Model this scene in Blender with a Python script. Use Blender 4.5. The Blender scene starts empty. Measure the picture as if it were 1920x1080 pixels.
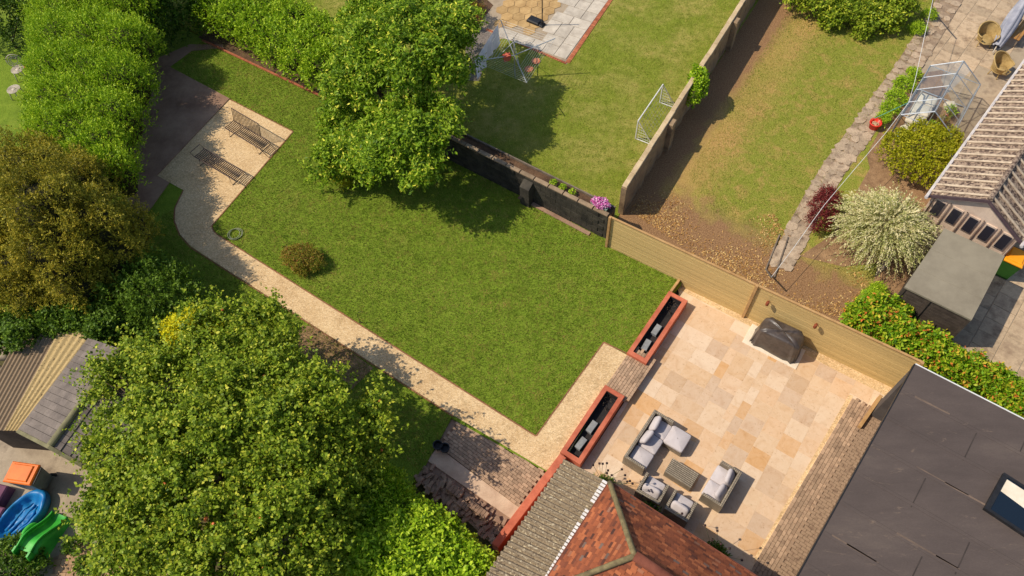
import bpy, math, random
import numpy as np
from mathutils import Vector, Matrix
random.seed(7); RNG = np.random.default_rng(11)
R = math.radians
scene = bpy.context.scene
col = scene.collection

# ------------------------------------------------------------------ camera
F_PX, H_CAM = 1400.0, 22.5
_d = Vector((1017-960, -(1410-540), -F_PX)).normalized()
_up = -_d
_y = (Vector((0, 1, 0)) - Vector((0, 1, 0)).dot(_up)*_up).normalized()
_x = _y.cross(_up)
CAMROT = Matrix((_x, _y, _up))
cam_data = bpy.data.cameras.new('camera'); cam = bpy.data.objects.new('camera', cam_data)
col.objects.link(cam); scene.camera = cam
cam_data.sensor_width = 36.0; cam_data.lens = F_PX*36/1920; cam_data.clip_end = 500
cam.matrix_world = Matrix.Translation((0, 0, H_CAM)) @ CAMROT.to_4x4()

# ------------------------------------------------------------------ sky, sun, exposure
SUN_EL = R(50)
world = bpy.data.worlds.new('World'); scene.world = world; world.use_nodes = True
wn = world.node_tree.nodes; wl = world.node_tree.links
sky = wn.new('ShaderNodeTexSky'); sky.sky_type = 'NISHITA'; sky.sun_disc = False
sky.sun_elevation = SUN_EL; sky.sun_rotation = R(270)
wl.new(sky.outputs[0], wn['Background'].inputs[0]); wn['Background'].inputs[1].default_value = 0.14
sd = bpy.data.lights.new('sun', 'SUN'); sd.energy = 4.4; sd.angle = R(0.5); sd.color = (1.0, 0.91, 0.76)
sun = bpy.data.objects.new('sun', sd); col.objects.link(sun)
sun.rotation_euler = (0, -(math.pi/2 - SUN_EL), 0)     # light travels towards +x and down
sun.location = (-30, 10, 40)
scene.view_settings.view_transform = 'Standard'; scene.view_settings.look = 'None'
scene.view_settings.gamma = 1.0; scene.view_settings.exposure = 0.0
scene.view_settings.use_curve_mapping = False

# ------------------------------------------------------------------ surveying: photo pixel at a known height -> point
def P(px, py, z=0.0):
    w = CAMROT @ Vector((px-960, -(py-540), -F_PX))
    t = (z-H_CAM)/w.z
    return Vector((w.x*t, w.y*t, z))
def P2(px, py, z=0.0):
    p = P(px, py, z); return (p.x, p.y)
GANG = R(-33.2)
U = Vector((math.cos(GANG), math.sin(GANG), 0)); V = Vector((-math.sin(GANG), math.cos(GANG), 0))
ZP = -0.25                                             # patio level; the lawn is 0

# ------------------------------------------------------------------ mesh helpers
class MB:
    def __init__(s): s.v = []; s.f = []
    def add(s, vs, fs):
        o = len(s.v); s.v += [tuple(p) for p in vs]; s.f += [tuple(i+o for i in f) for f in fs]
    def hexa(s, b, t):                                  # 4 bottom, 4 top points (ccw)
        s.add(list(b)+list(t), [(3, 2, 1, 0), (4, 5, 6, 7), (0, 1, 5, 4), (1, 2, 6, 5), (2, 3, 7, 6), (3, 0, 4, 7)])
    def box(s, c, size, rot=0.0):
        cx, cy, cz = c; a, b, h = size[0]/2, size[1]/2, size[2]/2
        k, q = math.cos(rot), math.sin(rot)
        pts = [(cx+x*k-y*q, cy+x*q+y*k) for x, y in ((-a, -b), (a, -b), (a, b), (-a, b))]
        s.hexa([(x, y, cz-h) for x, y in pts], [(x, y, cz+h) for x, y in pts])
    def bevbox(s, c, size, rot=0.0, bev=0.02):          # box with chamfered top edge
        cx, cy, cz = c; k, q = math.cos(rot), math.sin(rot)
        def ring(a, b, z): return [(cx+x*k-y*q, cy+x*q+y*k, z) for x, y in ((-a, -b), (a, -b), (a, b), (-a, b))]
        a, b, h = size[0]/2, size[1]/2, size[2]/2
        vs = ring(a, b, cz-h)+ring(a, b, cz+h-bev)+ring(a-bev, b-bev, cz+h)
        fs = [(3, 2, 1, 0), (8, 9, 10, 11)]
        for r in (0, 4):
            for i in range(4): j = (i+1) % 4; fs.append((r+i, r+j, r+j+4, r+i+4))
        s.add(vs, fs)
    def prism(s, pts, z0, z1):
        pts = [(p[0], p[1]) for p in pts]
        if sum(pts[i][0]*pts[(i+1) % len(pts)][1]-pts[(i+1) % len(pts)][0]*pts[i][1] for i in range(len(pts))) < 0: pts = pts[::-1]
        n = len(pts)
        s.add([(x, y, z0) for x, y in pts]+[(x, y, z1) for x, y in pts],
              [tuple(range(n-1, -1, -1)), tuple(range(n, 2*n))]+[(i, (i+1) % n, (i+1) % n+n, i+n) for i in range(n)])
    def tube(s, pts, r, n=6, r2=None, cap=True):
        pts = [Vector(p) for p in pts]; m = len(pts); r2 = r if r2 is None else r2
        o = len(s.v); vs = []; fs = []
        for i, p in enumerate(pts):
            d = (pts[min(i+1, m-1)]-pts[max(i-1, 0)]).normalized()
            a = d.orthogonal().normalized() if abs(d.z) > .9 else d.cross(Vector((0, 0, 1))).normalized()
            b = d.cross(a); rr = r+(r2-r)*i/max(m-1, 1)
            vs += [p+a*rr*math.cos(2*math.pi*k/n)+b*rr*math.sin(2*math.pi*k/n) for k in range(n)]
        for i in range(m-1):
            for k in range(n): fs.append((i*n+k, i*n+(k+1) % n, (i+1)*n+(k+1) % n, (i+1)*n+k))
        if cap: fs += [tuple(range(n-1, -1, -1)), tuple(range((m-1)*n, m*n))]
        s.add(vs, fs)
    def lathe(s, c, prof, n=20):                        # prof: (radius, z)
        cx, cy, cz = c; vs = []; fs = []
        for r, z in prof: vs += [(cx+r*math.cos(2*math.pi*k/n), cy+r*math.sin(2*math.pi*k/n), cz+z) for k in range(n)]
        for i in range(len(prof)-1):
            for k in range(n): fs.append((i*n+k, i*n+(k+1) % n, (i+1)*n+(k+1) % n, (i+1)*n+k))
        s.add(vs, fs)
    def grid(s, rows):                                  # list of rows of points
        n = len(rows[0]); vs = [p for r in rows for p in r]
        s.add(vs, [(i*n+j, i*n+j+1, (i+1)*n+j+1, (i+1)*n+j) for i in range(len(rows)-1) for j in range(n-1)])
    def mesh(s, name):
        me = bpy.data.meshes.new(name); me.from_pydata(s.v, [], s.f); me.update(); return me
    def build(s, name, mat, parent=None, smooth=False, kind=None):
        return mkobj(name, s.mesh(name), mat, parent, smooth, kind)
def mkobj(name, me, mat, parent=None, smooth=False, kind=None):
    if mat and not me.materials: me.materials.append(mat)
    if smooth: me.polygons.foreach_set('use_smooth', [True]*len(me.polygons))
    o = bpy.data.objects.new(name, me); col.objects.link(o)
    if parent: o.parent = parent
    if kind: o['kind'] = kind
    return o
def thing(name, label, cat, loc=(0, 0, 0), rz=0.0, group=None):
    o = bpy.data.objects.new(name, None); col.objects.link(o)
    o.location = loc; o.rotation_euler = (0, 0, rz); o.empty_display_size = .1
    return tag(o, label, cat, group)
def tag(o, label, cat, group=None):
    o['label'] = label; o['category'] = cat
    if group: o['group'] = group
    return o
def struct(name, mb, mat): return mb.build(name, mat, kind='structure')
def cushion(mb, c, size, rot=0.0, puff=.5, n=8, tilt=None, sq=.45):
    """pillow: flattened superellipsoid, tilt = extra Matrix"""
    m = 4*n; vs = []; fs = []
    M = Matrix.Translation(c) @ Matrix.Rotation(rot, 4, 'Z') @ (tilt.to_4x4() if tilt else Matrix.Identity(4))
    sg = lambda a, e: math.copysign(abs(a)**e, a)
    for i in range(n+1):
        ph = -math.pi/2+math.pi*i/n
        for k in range(m):
            th = 2*math.pi*k/m
            vs.append(M @ Vector((size[0]/2*sg(math.cos(ph), puff)*sg(math.cos(th), sq), size[1]/2*sg(math.cos(ph), puff)*sg(math.sin(th), sq), size[2]/2*sg(math.sin(ph), .9))))
    for i in range(n):
        for k in range(m): fs.append((i*m+k, i*m+(k+1) % m, (i+1)*m+(k+1) % m, (i+1)*m+k))
    mb.add(vs, fs)

# ------------------------------------------------------------------ materials
def srgb(*c):
    return tuple(((v/255)/12.92 if v/255 <= .04045 else ((v/255+.055)/1.055)**2.4) for v in c)+(1,)
def new_mat(name):
    m = bpy.data.materials.new(name); m.use_nodes = True
    return m, m.node_tree.nodes, m.node_tree.links, m.node_tree.nodes['Principled BSDF']
def N(nodes, t, **kw):
    n = nodes.new(t)
    for k, v in kw.items(): setattr(n, k, v)
    return n
def noise(nodes, links, vec, scale, detail=4, rough=.6, dist=0.0):
    n = N(nodes, 'ShaderNodeTexNoise'); n.inputs['Scale'].default_value = scale; n.inputs['Detail'].default_value = detail
    n.inputs['Roughness'].default_value = rough; n.inputs['Distortion'].default_value = dist
    links.new(vec, n.inputs['Vector']); return n.outputs['Fac']
def ramp(nodes, links, fac, stops, interp='LINEAR'):
    r = N(nodes, 'ShaderNodeValToRGB'); cr = r.color_ramp; cr.interpolation = interp
    while len(cr.elements) < len(stops): cr.elements.new(.5)
    for e, (p, c) in zip(cr.elements, stops): e.position = p; e.color = c
    links.new(fac, r.inputs[0]); return r.outputs[0]
def mix(nodes, links, fac, a, b, mode='MIX'):
    m = N(nodes, 'ShaderNodeMix', data_type='RGBA', blend_type=mode)
    if isinstance(fac, (int, float)): m.inputs[0].default_value = fac
    else: links.new(fac, m.inputs[0])
    for s, v in ((6, a), (7, b)):
        if isinstance(v, tuple): m.inputs[s].default_value = v
        else: links.new(v, m.inputs[s])
    return m.outputs[2]
def math_(nodes, links, op, a, b=0.0, clamp=False):
    m = N(nodes, 'ShaderNodeMath', operation=op, use_clamp=clamp)
    for i, v in enumerate((a, b)):
        if isinstance(v, (int, float)): m.inputs[i].default_value = v
        else: links.new(v, m.inputs[i])
    return m.outputs[0]
def pos(nodes, links, rot=0.0, sc=(1, 1, 1), local=False):
    if local: src = N(nodes, 'ShaderNodeTexCoord').outputs['Object']
    else: src = N(nodes, 'ShaderNodeNewGeometry').outputs['Position']
    mp = N(nodes, 'ShaderNodeMapping'); mp.inputs['Rotation'].default_value = (0, 0, rot); mp.inputs['Scale'].default_value = sc
    links.new(src, mp.inputs['Vector']); return mp.outputs[0]
def bump(nodes, links, bsdf, h, strength, dist=.02):
    b = N(nodes, 'ShaderNodeBump'); b.inputs['Strength'].default_value = strength; b.inputs['Distance'].default_value = dist
    links.new(h, b.inputs['Height']); links.new(b.outputs[0], bsdf.inputs['Normal'])
def surf(name, c1, c2, scale=4, c3=None, rough=.85, bs=40, bstr=.3, bdist=.01, spec=.3, metal=0.0, rand=0.0, rot=0.0, sc=(1, 1, 1), fine=.25, local=False):
    """two or three tone weathered surface with fine grain and, with rand, a value shift per object"""
    m, n, l, b = new_mat(name)
    p = pos(n, l, rot, sc, local)
    f1 = noise(n, l, p, scale, 5, .65)
    st = [(.32, c1), (.68, c2)] if c3 is None else [(.28, c1), (.5, c2), (.72, c3)]
    c = ramp(n, l, f1, st)
    f2 = noise(n, l, p, bs, 3, .7)
    k = math_(n, l, 'MULTIPLY_ADD', f2, fine*2); n[-1 if False else k.node.name].inputs[2].default_value = 1-fine
    if rand:
        oi = N(n, 'ShaderNodeObjectInfo')
        r_ = math_(n, l, 'MULTIPLY_ADD', oi.outputs['Random'], rand*2); r_.node.inputs[2].default_value = 1-rand
        k = math_(n, l, 'MULTIPLY', k, r_)
    cc = N(n, 'ShaderNodeCombineColor')
    for i in range(3): l.new(k, cc.inputs[i])
    c = mix(n, l, 1.0, c, cc.outputs[0], 'MULTIPLY')
    l.new(c, b.inputs['Base Color'])
    b.inputs['Roughness'].default_value = rough; b.inputs['Specular IOR Level'].default_value = spec; b.inputs['Metallic'].default_value = metal
    if bstr: bump(n, l, b, f2, bstr, bdist)
    return m
def tinted(name, stops, rough=.8, spec=.25, transl=0.0, noise_amt=.0):
    """colour from the per-face attribute 'tint'"""
    m, n, l, b = new_mat(name)
    a = N(n, 'ShaderNodeAttribute', attribute_name='tint')
    c = ramp(n, l, a.outputs['Fac'], stops)
    if noise_amt:
        f = noise(n, l, pos(n, l), 1.1, 4)
        k = math_(n, l, 'MULTIPLY_ADD', f, noise_amt*2); k.node.inputs[2].default_value = 1-noise_amt
        cc = N(n, 'ShaderNodeCombineColor')
        for i in range(3): l.new(k, cc.inputs[i])
        c = mix(n, l, 1.0, c, cc.outputs[0], 'MULTIPLY')
    l.new(c, b.inputs['Base Color']); b.inputs['Roughness'].default_value = rough; b.inputs['Specular IOR Level'].default_value = spec
    if transl:
        t = N(n, 'ShaderNodeBsdfTranslucent'); l.new(c, t.inputs['Color'])
        s = N(n, 'ShaderNodeMixShader'); s.inputs[0].default_value = transl
        l.new(b.outputs[0], s.inputs[1]); l.new(t.outputs[0], s.inputs[2]); l.new(s.outputs[0], n['Material Output'].inputs['Surface'])
    return m

def lawn_mat(name, dark, mid, light, dry, dry_lo, dry_hi, seed):
    m, n, l, b = new_mat(name)
    p = pos(n, l); mp = p.node; mp.inputs['Location'].default_value = (seed, seed*2, 0)
    f_fine = noise(n, l, p, 22, 5, .75, .4); f_mid = noise(n, l, p, 2.6, 5, .65); f_big = noise(n, l, p, .55, 4, .6)
    c = ramp(n, l, f_fine, [(.3, dark), (.5, mid), (.72, light)])
    c2 = ramp(n, l, f_mid, [(.3, dark), (.55, mid), (.75, light)])
    c = mix(n, l, .45, c, c2)
    k = ramp(n, l, f_big, [(dry_lo, (0, 0, 0, 1)), (dry_hi, (1, 1, 1, 1))])
    k2 = math_(n, l, 'MULTIPLY', k, ramp(n, l, f_mid, [(.38, (.25, .25, .25, 1)), (.7, (1, 1, 1, 1))]))
    c = mix(n, l, k2, c, dry)
    l.new(c, b.inputs['Base Color']); b.inputs['Roughness'].default_value = .9; b.inputs['Specular IOR Level'].default_value = .15
    bump(n, l, b, f_fine, .8, .05)
    return m

G_DK, G_MD, G_LT = srgb(76, 100, 20), srgb(118, 140, 38), srgb(154, 164, 66)
m_lawn = lawn_mat('lawn_grass', G_DK, G_MD, G_LT, srgb(140, 140, 62), .56, .82, 3.1)
m_lawn2 = lawn_mat('neighbour_grass', srgb(86, 102, 20), srgb(126, 136, 44), srgb(162, 160, 74), srgb(182, 160, 96), .42, .72, 9.4)
def blade_mat(name, stops, dry, lo, hi):
    m, n, l, b = new_mat(name)
    a = N(n, 'ShaderNodeAttribute', attribute_name='tint'); c = ramp(n, l, a.outputs['Fac'], stops); p = pos(n, l)
    f1 = noise(n, l, p, .7, 5, .65, .6); f2 = noise(n, l, p, 3.2, 5, .7, .5)
    k = math_(n, l, 'MULTIPLY', ramp(n, l, f1, [(.4, (.3, .3, .3, 1)), (.62, (1, 1, 1, 1))]), ramp(n, l, f2, [(lo, (0, 0, 0, 1)), (hi, (.9, .9, .9, 1))]))
    c = mix(n, l, k, c, dry)
    v = math_(n, l, 'MULTIPLY_ADD', f2, 1.1); v.node.inputs[2].default_value = .45
    cc = N(n, 'ShaderNodeCombineColor')
    for i in range(3): l.new(v, cc.inputs[i])
    c = mix(n, l, 1.0, c, cc.outputs[0], 'MULTIPLY')
    l.new(c, b.inputs['Base Color']); b.inputs['Roughness'].default_value = .7; b.inputs['Specular IOR Level'].default_value = .15
    t = N(n, 'ShaderNodeBsdfTranslucent'); l.new(c, t.inputs['Color']); s_ = N(n, 'ShaderNodeMixShader'); s_.inputs[0].default_value = .35
    l.new(b.outputs[0], s_.inputs[1]); l.new(t.outputs[0], s_.inputs[2]); l.new(s_.outputs[0], n['Material Output'].inputs['Surface']); return m
m_blade = blade_mat('grass_blades', [(0, srgb(72, 94, 16)), (.5, srgb(126, 147, 44)), (.85, srgb(170, 176, 82)), (1, srgb(194, 172, 104))], srgb(186, 150, 92), .44, .68)
m_blade2 = blade_mat('dry_grass_blades', [(0, srgb(94, 114, 20)), (.5, srgb(150, 160, 56)), (1, srgb(210, 194, 116))], srgb(204, 172, 106), .46, .68)

def dry_plot_mat():
    m, n, l, b = new_mat('dry_plot')
    p = pos(n, l)
    f_f = noise(n, l, p, 20, 5, .75); f_m = noise(n, l, p, 1.6, 5, .7, .5); f_b = noise(n, l, p, .35, 3, .6)
    green = ramp(n, l, f_f, [(.3, srgb(96, 108, 28)), (.5, srgb(138, 142, 54)), (.72, srgb(174, 164, 84))])
    straw = ramp(n, l, f_f, [(.3, srgb(146, 114, 60)), (.55, srgb(190, 154, 94)), (.75, srgb(212, 182, 120))])
    soil = ramp(n, l, f_f, [(.3, srgb(104, 74, 50)), (.5, srgb(150, 114, 80)), (.72, srgb(184, 146, 104))])
    # distance from the timber fence line (soil) and from the stone wall (straw), metres
    def dist_to(a, nrm):
        d = N(n, 'ShaderNodeVectorMath', operation='SUBTRACT'); l.new(N(n, 'ShaderNodeNewGeometry').outputs['Position'], d.inputs[0]); d.inputs[1].default_value = a
        e = N(n, 'ShaderNodeVectorMath', operation='DOT_PRODUCT'); l.new(d.outputs[0], e.inputs[0]); e.inputs[1].default_value = nrm
        return e.outputs['Value']
    df = dist_to(P(1400, 545, 0), V); dw = dist_to(P(1290, 200, 0), U)
    wob = math_(n, l, 'MULTIPLY_ADD', f_m, 3.0); wob.node.inputs[2].default_value = -1.5
    s = math_(n, l, 'ADD', df, wob)
    k_soil = math_(n, l, 'MULTIPLY_ADD', s, -.8, True); k_soil.node.inputs[2].default_value = 2.5
    s2 = math_(n, l, 'ADD', dw, wob); s2 = math_(n, l, 'MULTIPLY_ADD', s2, -1.3, True); s2.node.inputs[2].default_value = 4.0
    s3 = math_(n, l, 'MULTIPLY', s2, ramp(n, l, f_b, [(.36, (.35, .35, .35, 1)), (.6, (1, 1, 1, 1))]))
    k_str = math_(n, l, 'MAXIMUM', s3, ramp(n, l, f_m, [(.48, (0, 0, 0, 1)), (.7, (.85, .85, .85, 1))]))
    k_wall = math_(n, l, 'MULTIPLY_ADD', math_(n, l, 'ADD', dw, math_(n, l, 'MULTIPLY', wob, .35)), -1.6, True); k_wall.node.inputs[2].default_value = 2.6
    c = mix(n, l, k_str, green, straw); c = mix(n, l, math_(n, l, 'MAXIMUM', k_soil, k_wall), c, soil)
    l.new(c, b.inputs['Base Color']); b.inputs['Roughness'].default_value = .95; b.inputs['Specular IOR Level'].default_value = .1
    bump(n, l, b, f_f, .9, .05); return m
m_dry = dry_plot_mat()

def gravel_mat():
    m, n, l, b = new_mat('resin_gravel')
    p = pos(n, l)
    vo = N(n, 'ShaderNodeTexVoronoi'); vo.inputs['Scale'].default_value = 28; l.new(p, vo.inputs['Vector'])
    f = noise(n, l, p, .9, 4); f2 = noise(n, l, p, 60, 3, .8)
    sp = N(n, 'ShaderNodeSeparateColor'); l.new(vo.outputs['Color'], sp.inputs[0])
    c = ramp(n, l, sp.outputs[0], [(.0, srgb(150, 118, 80)), (.35, srgb(198, 162, 112)), (.7, srgb(220, 184, 134)), (1, srgb(238, 210, 166))])
    c2 = ramp(n, l, f, [(.3, srgb(186, 152, 106)), (.7, srgb(226, 196, 150))])
    fm_ = noise(n, l, p, 1.4, 5, .7, .6); c = mix(n, l, .5, c, c2)
    c = mix(n, l, ramp(n, l, fm_, [(.58, (0, 0, 0, 1)), (.72, (.55, .55, .55, 1))]), c, srgb(150, 122, 78))
    l.new(c, b.inputs['Base Color']); b.inputs['Roughness'].default_value = .8
    bump(n, l, b, vo.outputs['Distance'], .6, .02); return m
m_gravel = gravel_mat()

def travertine_mat():
    m, n, l, b = new_mat('travertine')
    oi = N(n, 'ShaderNodeObjectInfo'); p = pos(n, l)
    base = ramp(n, l, oi.outputs['Random'], [(0, srgb(230, 212, 192)), (.2, srgb(222, 198, 172)), (.45, srgb(214, 182, 146)), (.6, srgb(196, 172, 152)), (.72, srgb(222, 194, 166)), (.86, srgb(212, 162, 102)), (1, srgb(190, 164, 138))])
    off = N(n, 'ShaderNodeVectorMath', operation='ADD'); l.new(p, off.inputs[0])
    cv = N(n, 'ShaderNodeCombineXYZ'); l.new(math_(n, l, 'MULTIPLY', oi.outputs['Random'], 40.0), cv.inputs[0]); l.new(cv.outputs[0], off.inputs[1])
    f = noise(n, l, off.outputs[0], 3.2, 7, .7, .8); f2 = noise(n, l, off.outputs[0], 14, 5, .75, .5)
    v = ramp(n, l, f, [(.28, srgb(186, 142, 94)), (.45, srgb(218, 190, 158)), (.6, srgb(232, 212, 188)), (.75, srgb(208, 162, 112))])
    c = mix(n, l, .32, base, v)
    pit = ramp(n, l, f2, [(.3, srgb(190, 164, 134)), (.42, (1, 1, 1, 1)), (.7, (1, 1, 1, 1))])
    c = mix(n, l, .75, c, pit, 'MULTIPLY'); c = mix(n, l, 1.0, c, (.92, .85, .76, 1), 'MULTIPLY')
    l.new(c, b.inputs['Base Color']); b.inputs['Roughness'].default_value = .6; b.inputs['Specular IOR Level'].default_value = .35
    bump(n, l, b, f2, .15, .01); return m
m_trav = travertine_mat()
m_grout = surf('grout', srgb(204, 178, 144), srgb(222, 198, 166), 3, bs=50)
m_soil = surf('soil', srgb(66, 48, 34), srgb(112, 84, 60), 2.5, bs=18, bstr=.8, bdist=.04, fine=.35)
m_bed = surf('dry_soil', srgb(118, 88, 62), srgb(164, 130, 94), 2.5, bs=18, bstr=.8, bdist=.04, fine=.35)
m_ground = surf('ground_earth', srgb(70, 66, 34), srgb(104, 92, 54), .8, bs=14, bstr=.6, bdist=.05)
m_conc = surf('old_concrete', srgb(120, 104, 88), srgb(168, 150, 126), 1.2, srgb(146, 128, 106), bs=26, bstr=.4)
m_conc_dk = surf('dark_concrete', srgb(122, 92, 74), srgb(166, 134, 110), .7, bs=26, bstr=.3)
m_crazy = surf('stone_path', srgb(112, 92, 76), srgb(178, 156, 130), 2.2, srgb(146, 122, 100), bs=16, bstr=.7, bdist=.03, rand=.18)
m_flag = surf('worn_flagstone', srgb(124, 102, 82), srgb(186, 162, 132), 1.6, srgb(150, 126, 102), bs=22, bstr=.5, rand=.16, fine=.3)
m_slab = surf('grey_slab', srgb(172, 160, 144), srgb(204, 192, 174), 2.5, bs=30, bstr=.3, rand=.1)
m_hex = surf('buff_hexagon', srgb(164, 130, 84), srgb(196, 162, 110), 2.2, bs=24, bstr=.4, rand=.1)
m_brick = surf('brown_brick', srgb(128, 100, 82), srgb(168, 136, 110), 3, bs=30, bstr=.4, rand=.2)
m_paver = surf('brown_paver', srgb(130, 103, 82), srgb(172, 142, 114), 5, srgb(150, 120, 96), bs=26, bstr=.4, rand=.24)
m_edge = surf('red_brick_edging', srgb(150, 82, 56), srgb(186, 112, 78), 3, bs=30, bstr=.4, rand=.15)
m_pedge = surf('brown_edging', srgb(112, 78, 54), srgb(158, 104, 74), 2.5, bs=30, bstr=.4)
m_redpaint = surf('terracotta_paint', srgb(164, 82, 58), srgb(204, 116, 86), 1.6, bs=22, bstr=.3, rough=.8, fine=.2)
m_wcope = surf('brown_coping', srgb(122, 102, 80), srgb(164, 140, 112), 2, bs=24, bstr=.4, rand=.12)
m_fence = surf('pale_timber', srgb(172, 142, 84), srgb(208, 178, 118), 2.2, srgb(190, 160, 100), bs=9, bstr=.35, bdist=.01, rand=.09, rot=-GANG, sc=(.5, 14, 14), fine=.22)
m_post = surf('timber_post', srgb(164, 124, 78), srgb(196, 156, 104), 3, bs=30, bstr=.3)
m_oldwood = surf('weathered_wood', srgb(96, 84, 74), srgb(134, 118, 100), 4, bs=30, bstr=.4, rand=.12)
m_block = surf('dark_block', srgb(44, 41, 36), srgb(74, 68, 58), 3, bs=22, bstr=.6, bdist=.02, rand=.18)
m_stone = surf('old_render', srgb(98, 78, 60), srgb(158, 132, 100), 1.6, srgb(122, 100, 80), bs=18, bstr=.6, bdist=.02, fine=.3)
m_cope = surf('coping', srgb(174, 148, 112), srgb(208, 184, 146), 2, bs=24, bstr=.4, rand=.08)
m_felt = None
m_shedfelt = surf('green_grey_felt', srgb(126, 116, 98), srgb(144, 134, 114), 1.4, bs=80, bstr=.3, fine=.18)
m_darkwood = surf('dark_shed_board', srgb(58, 48, 42), srgb(86, 74, 64), 3, bs=20, bstr=.4, rand=.15)
m_rattan = None
m_cush = surf('grey_cushion', srgb(184, 174, 172), srgb(198, 188, 186), 3, bs=160, bstr=.15, fine=.06, rough=.95)
m_black = surf('black_plastic', srgb(30, 30, 32), srgb(44, 44, 46), 4, rough=.5, bs=40, bstr=.1)
m_inner = surf('planter_lining', srgb(34, 30, 30), srgb(52, 46, 44), 4, bs=20, bstr=.4)
m_boxgrey = surf('grey_block', srgb(120, 120, 120), srgb(150, 150, 148), 4, bs=40, bstr=.3)
m_steel = surf('steel_tube', srgb(160, 164, 168), srgb(190, 192, 194), 4, rough=.4, metal=.6, bs=40, bstr=.05, fine=.08)
m_white = surf('white_paint', srgb(206, 204, 198), srgb(226, 224, 218), 4, rough=.5, bs=40, bstr=.1, fine=.08)
m_offwhite = surf('cream_metal', srgb(176, 164, 146), srgb(206, 192, 172), 6, rough=.55, bs=40, bstr=.1)
m_bronze = surf('bronze_tube', srgb(70, 54, 50), srgb(92, 74, 66), 5, rough=.45, bs=40, bstr=.05, spec=.4)
m_terra = surf('terracotta', srgb(186, 104, 70), srgb(214, 140, 98), 5, bs=40, bstr=.2)
m_orange = surf('orange_plastic', srgb(226, 104, 22), srgb(238, 122, 34), 3, rough=.4, bs=40, bstr=.05, fine=.06)
m_orange2 = surf('amber_plastic', srgb(240, 148, 20), srgb(248, 164, 34), 3, rough=.4, bs=40, bstr=.05, fine=.06)
m_greenpl = surf('green_plastic', srgb(46, 150, 48), srgb(84, 196, 70), 2, rough=.4, bs=30, bstr=.05, fine=.08)
m_bingreen = surf('dark_green_plastic', srgb(44, 84, 30), srgb(60, 104, 40), 3, rough=.5, bs=30, bstr=.1)
m_bingrey = surf('grey_plastic', srgb(96, 100, 100), srgb(122, 126, 126), 3, rough=.5, bs=30, bstr=.1)
m_blue = surf('blue_plastic', srgb(8, 84, 146), srgb(24, 116, 176), 2.5, srgb(10, 104, 140), rough=.42, bs=14, bstr=.2, fine=.1)
m_purple = surf('plum_fabric', srgb(98, 58, 78), srgb(126, 80, 100), 3, bs=40, bstr=.2)
m_red = surf('red_plastic', srgb(206, 40, 26), srgb(224, 60, 38), 3, rough=.4, bs=40, bstr=.05)
m_wicker = surf('tan_wicker', srgb(148, 122, 74), srgb(186, 158, 104), 5, bs=60, bstr=.7, fine=.35)
m_cream = surf('cream_fabric', srgb(216, 200, 174), srgb(234, 220, 198), 3, bs=60, bstr=.2, fine=.08)
m_sheet = surf('white_sheet', srgb(206, 204, 214), srgb(226, 224, 230), 3, bs=60, bstr=.1, fine=.05)
m_parasol = surf('grey_blue_canvas', srgb(128, 130, 142), srgb(170, 168, 174), 2, bs=40, bstr=.2)
m_bark = surf('bark', srgb(84, 68, 54), srgb(124, 104, 84), 5, bs=30, bstr=.8, bdist=.03)
m_occluder = surf('occluder_brown', srgb(40, 40, 18), srgb(66, 60, 30), 6, bs=14, bstr=1.0, bdist=.06)  # for the added light-blocking solids inside hedges and cypress
m_housebrick = surf('house_wall', srgb(126, 82, 62), srgb(158, 108, 82), 2, bs=30, bstr=.4)
m_darkwall = surf('dark_grey_render', srgb(74, 68, 66), srgb(92, 86, 82), 2, bs=40, bstr=.2)
m_flash = surf('lead_white_flashing', srgb(206, 200, 194), srgb(232, 226, 220), 4, bs=30, bstr=.2)
m_moss = surf('mossy_ridge', srgb(96, 84, 60), srgb(134, 120, 84), 5, bs=26, bstr=.6, bdist=.02)
m_ridge = surf('brown_ridge', srgb(104, 56, 42), srgb(128, 74, 56), 3, bs=30, bstr=.2)
m_barge = surf('white_barge', srgb(176, 166, 164), srgb(214, 206, 200), 4, bs=30, bstr=.2)
m_pinkwood = surf('faded_board', srgb(190, 164, 144), srgb(216, 192, 170), 2, bs=30, bstr=.3, rand=.08)
m_tilegrey = surf('grey_roof_tile', srgb(100, 90, 84), srgb(132, 120, 110), 1.8, bs=26, bstr=.5, rand=.14)
m_verge = surf('olive_verge', srgb(106, 100, 72), srgb(130, 124, 92), 3, bs=26, bstr=.4)
m_rust = surf('rusty_copper', srgb(120, 58, 34), srgb(150, 80, 50), 6, bs=40, bstr=.3)

def felt_mat():
    m, n, l, b = new_mat('black_roof_felt')
    p = pos(n, l, -R(-34), (.35, 1.3, 1)); f = noise(n, l, p, .8, 6, .7); f2 = noise(n, l, p, 55, 3, .8); f3 = noise(n, l, p, 2.8, 6, .75, 1.2)
    c = ramp(n, l, f, [(.3, srgb(72, 61, 56)), (.55, srgb(84, 72, 66)), (.75, srgb(98, 85, 76))])
    c = mix(n, l, ramp(n, l, f3, [(.6, (0, 0, 0, 1)), (.75, (.6, .6, .6, 1))]), c, srgb(144, 122, 100))
    k = math_(n, l, 'MULTIPLY_ADD', f2, .7); k.node.inputs[2].default_value = .65
    cc = N(n, 'ShaderNodeCombineColor')
    for i in range(3): l.new(k, cc.inputs[i])
    l.new(mix(n, l, 1.0, c, cc.outputs[0], 'MULTIPLY'), b.inputs['Base Color']); b.inputs['Roughness'].default_value = .85
    bump(n, l, b, f2, .4, .01); return m
m_felt = felt_mat()
m_lap = surf('felt_seam', srgb(88, 75, 67), srgb(126, 106, 90), 1.6, bs=40, bstr=.4, fine=.3)
m_seam = surf('dark_seam', srgb(54, 47, 44), srgb(72, 63, 58), 3, bs=40, bstr=.2)
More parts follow.
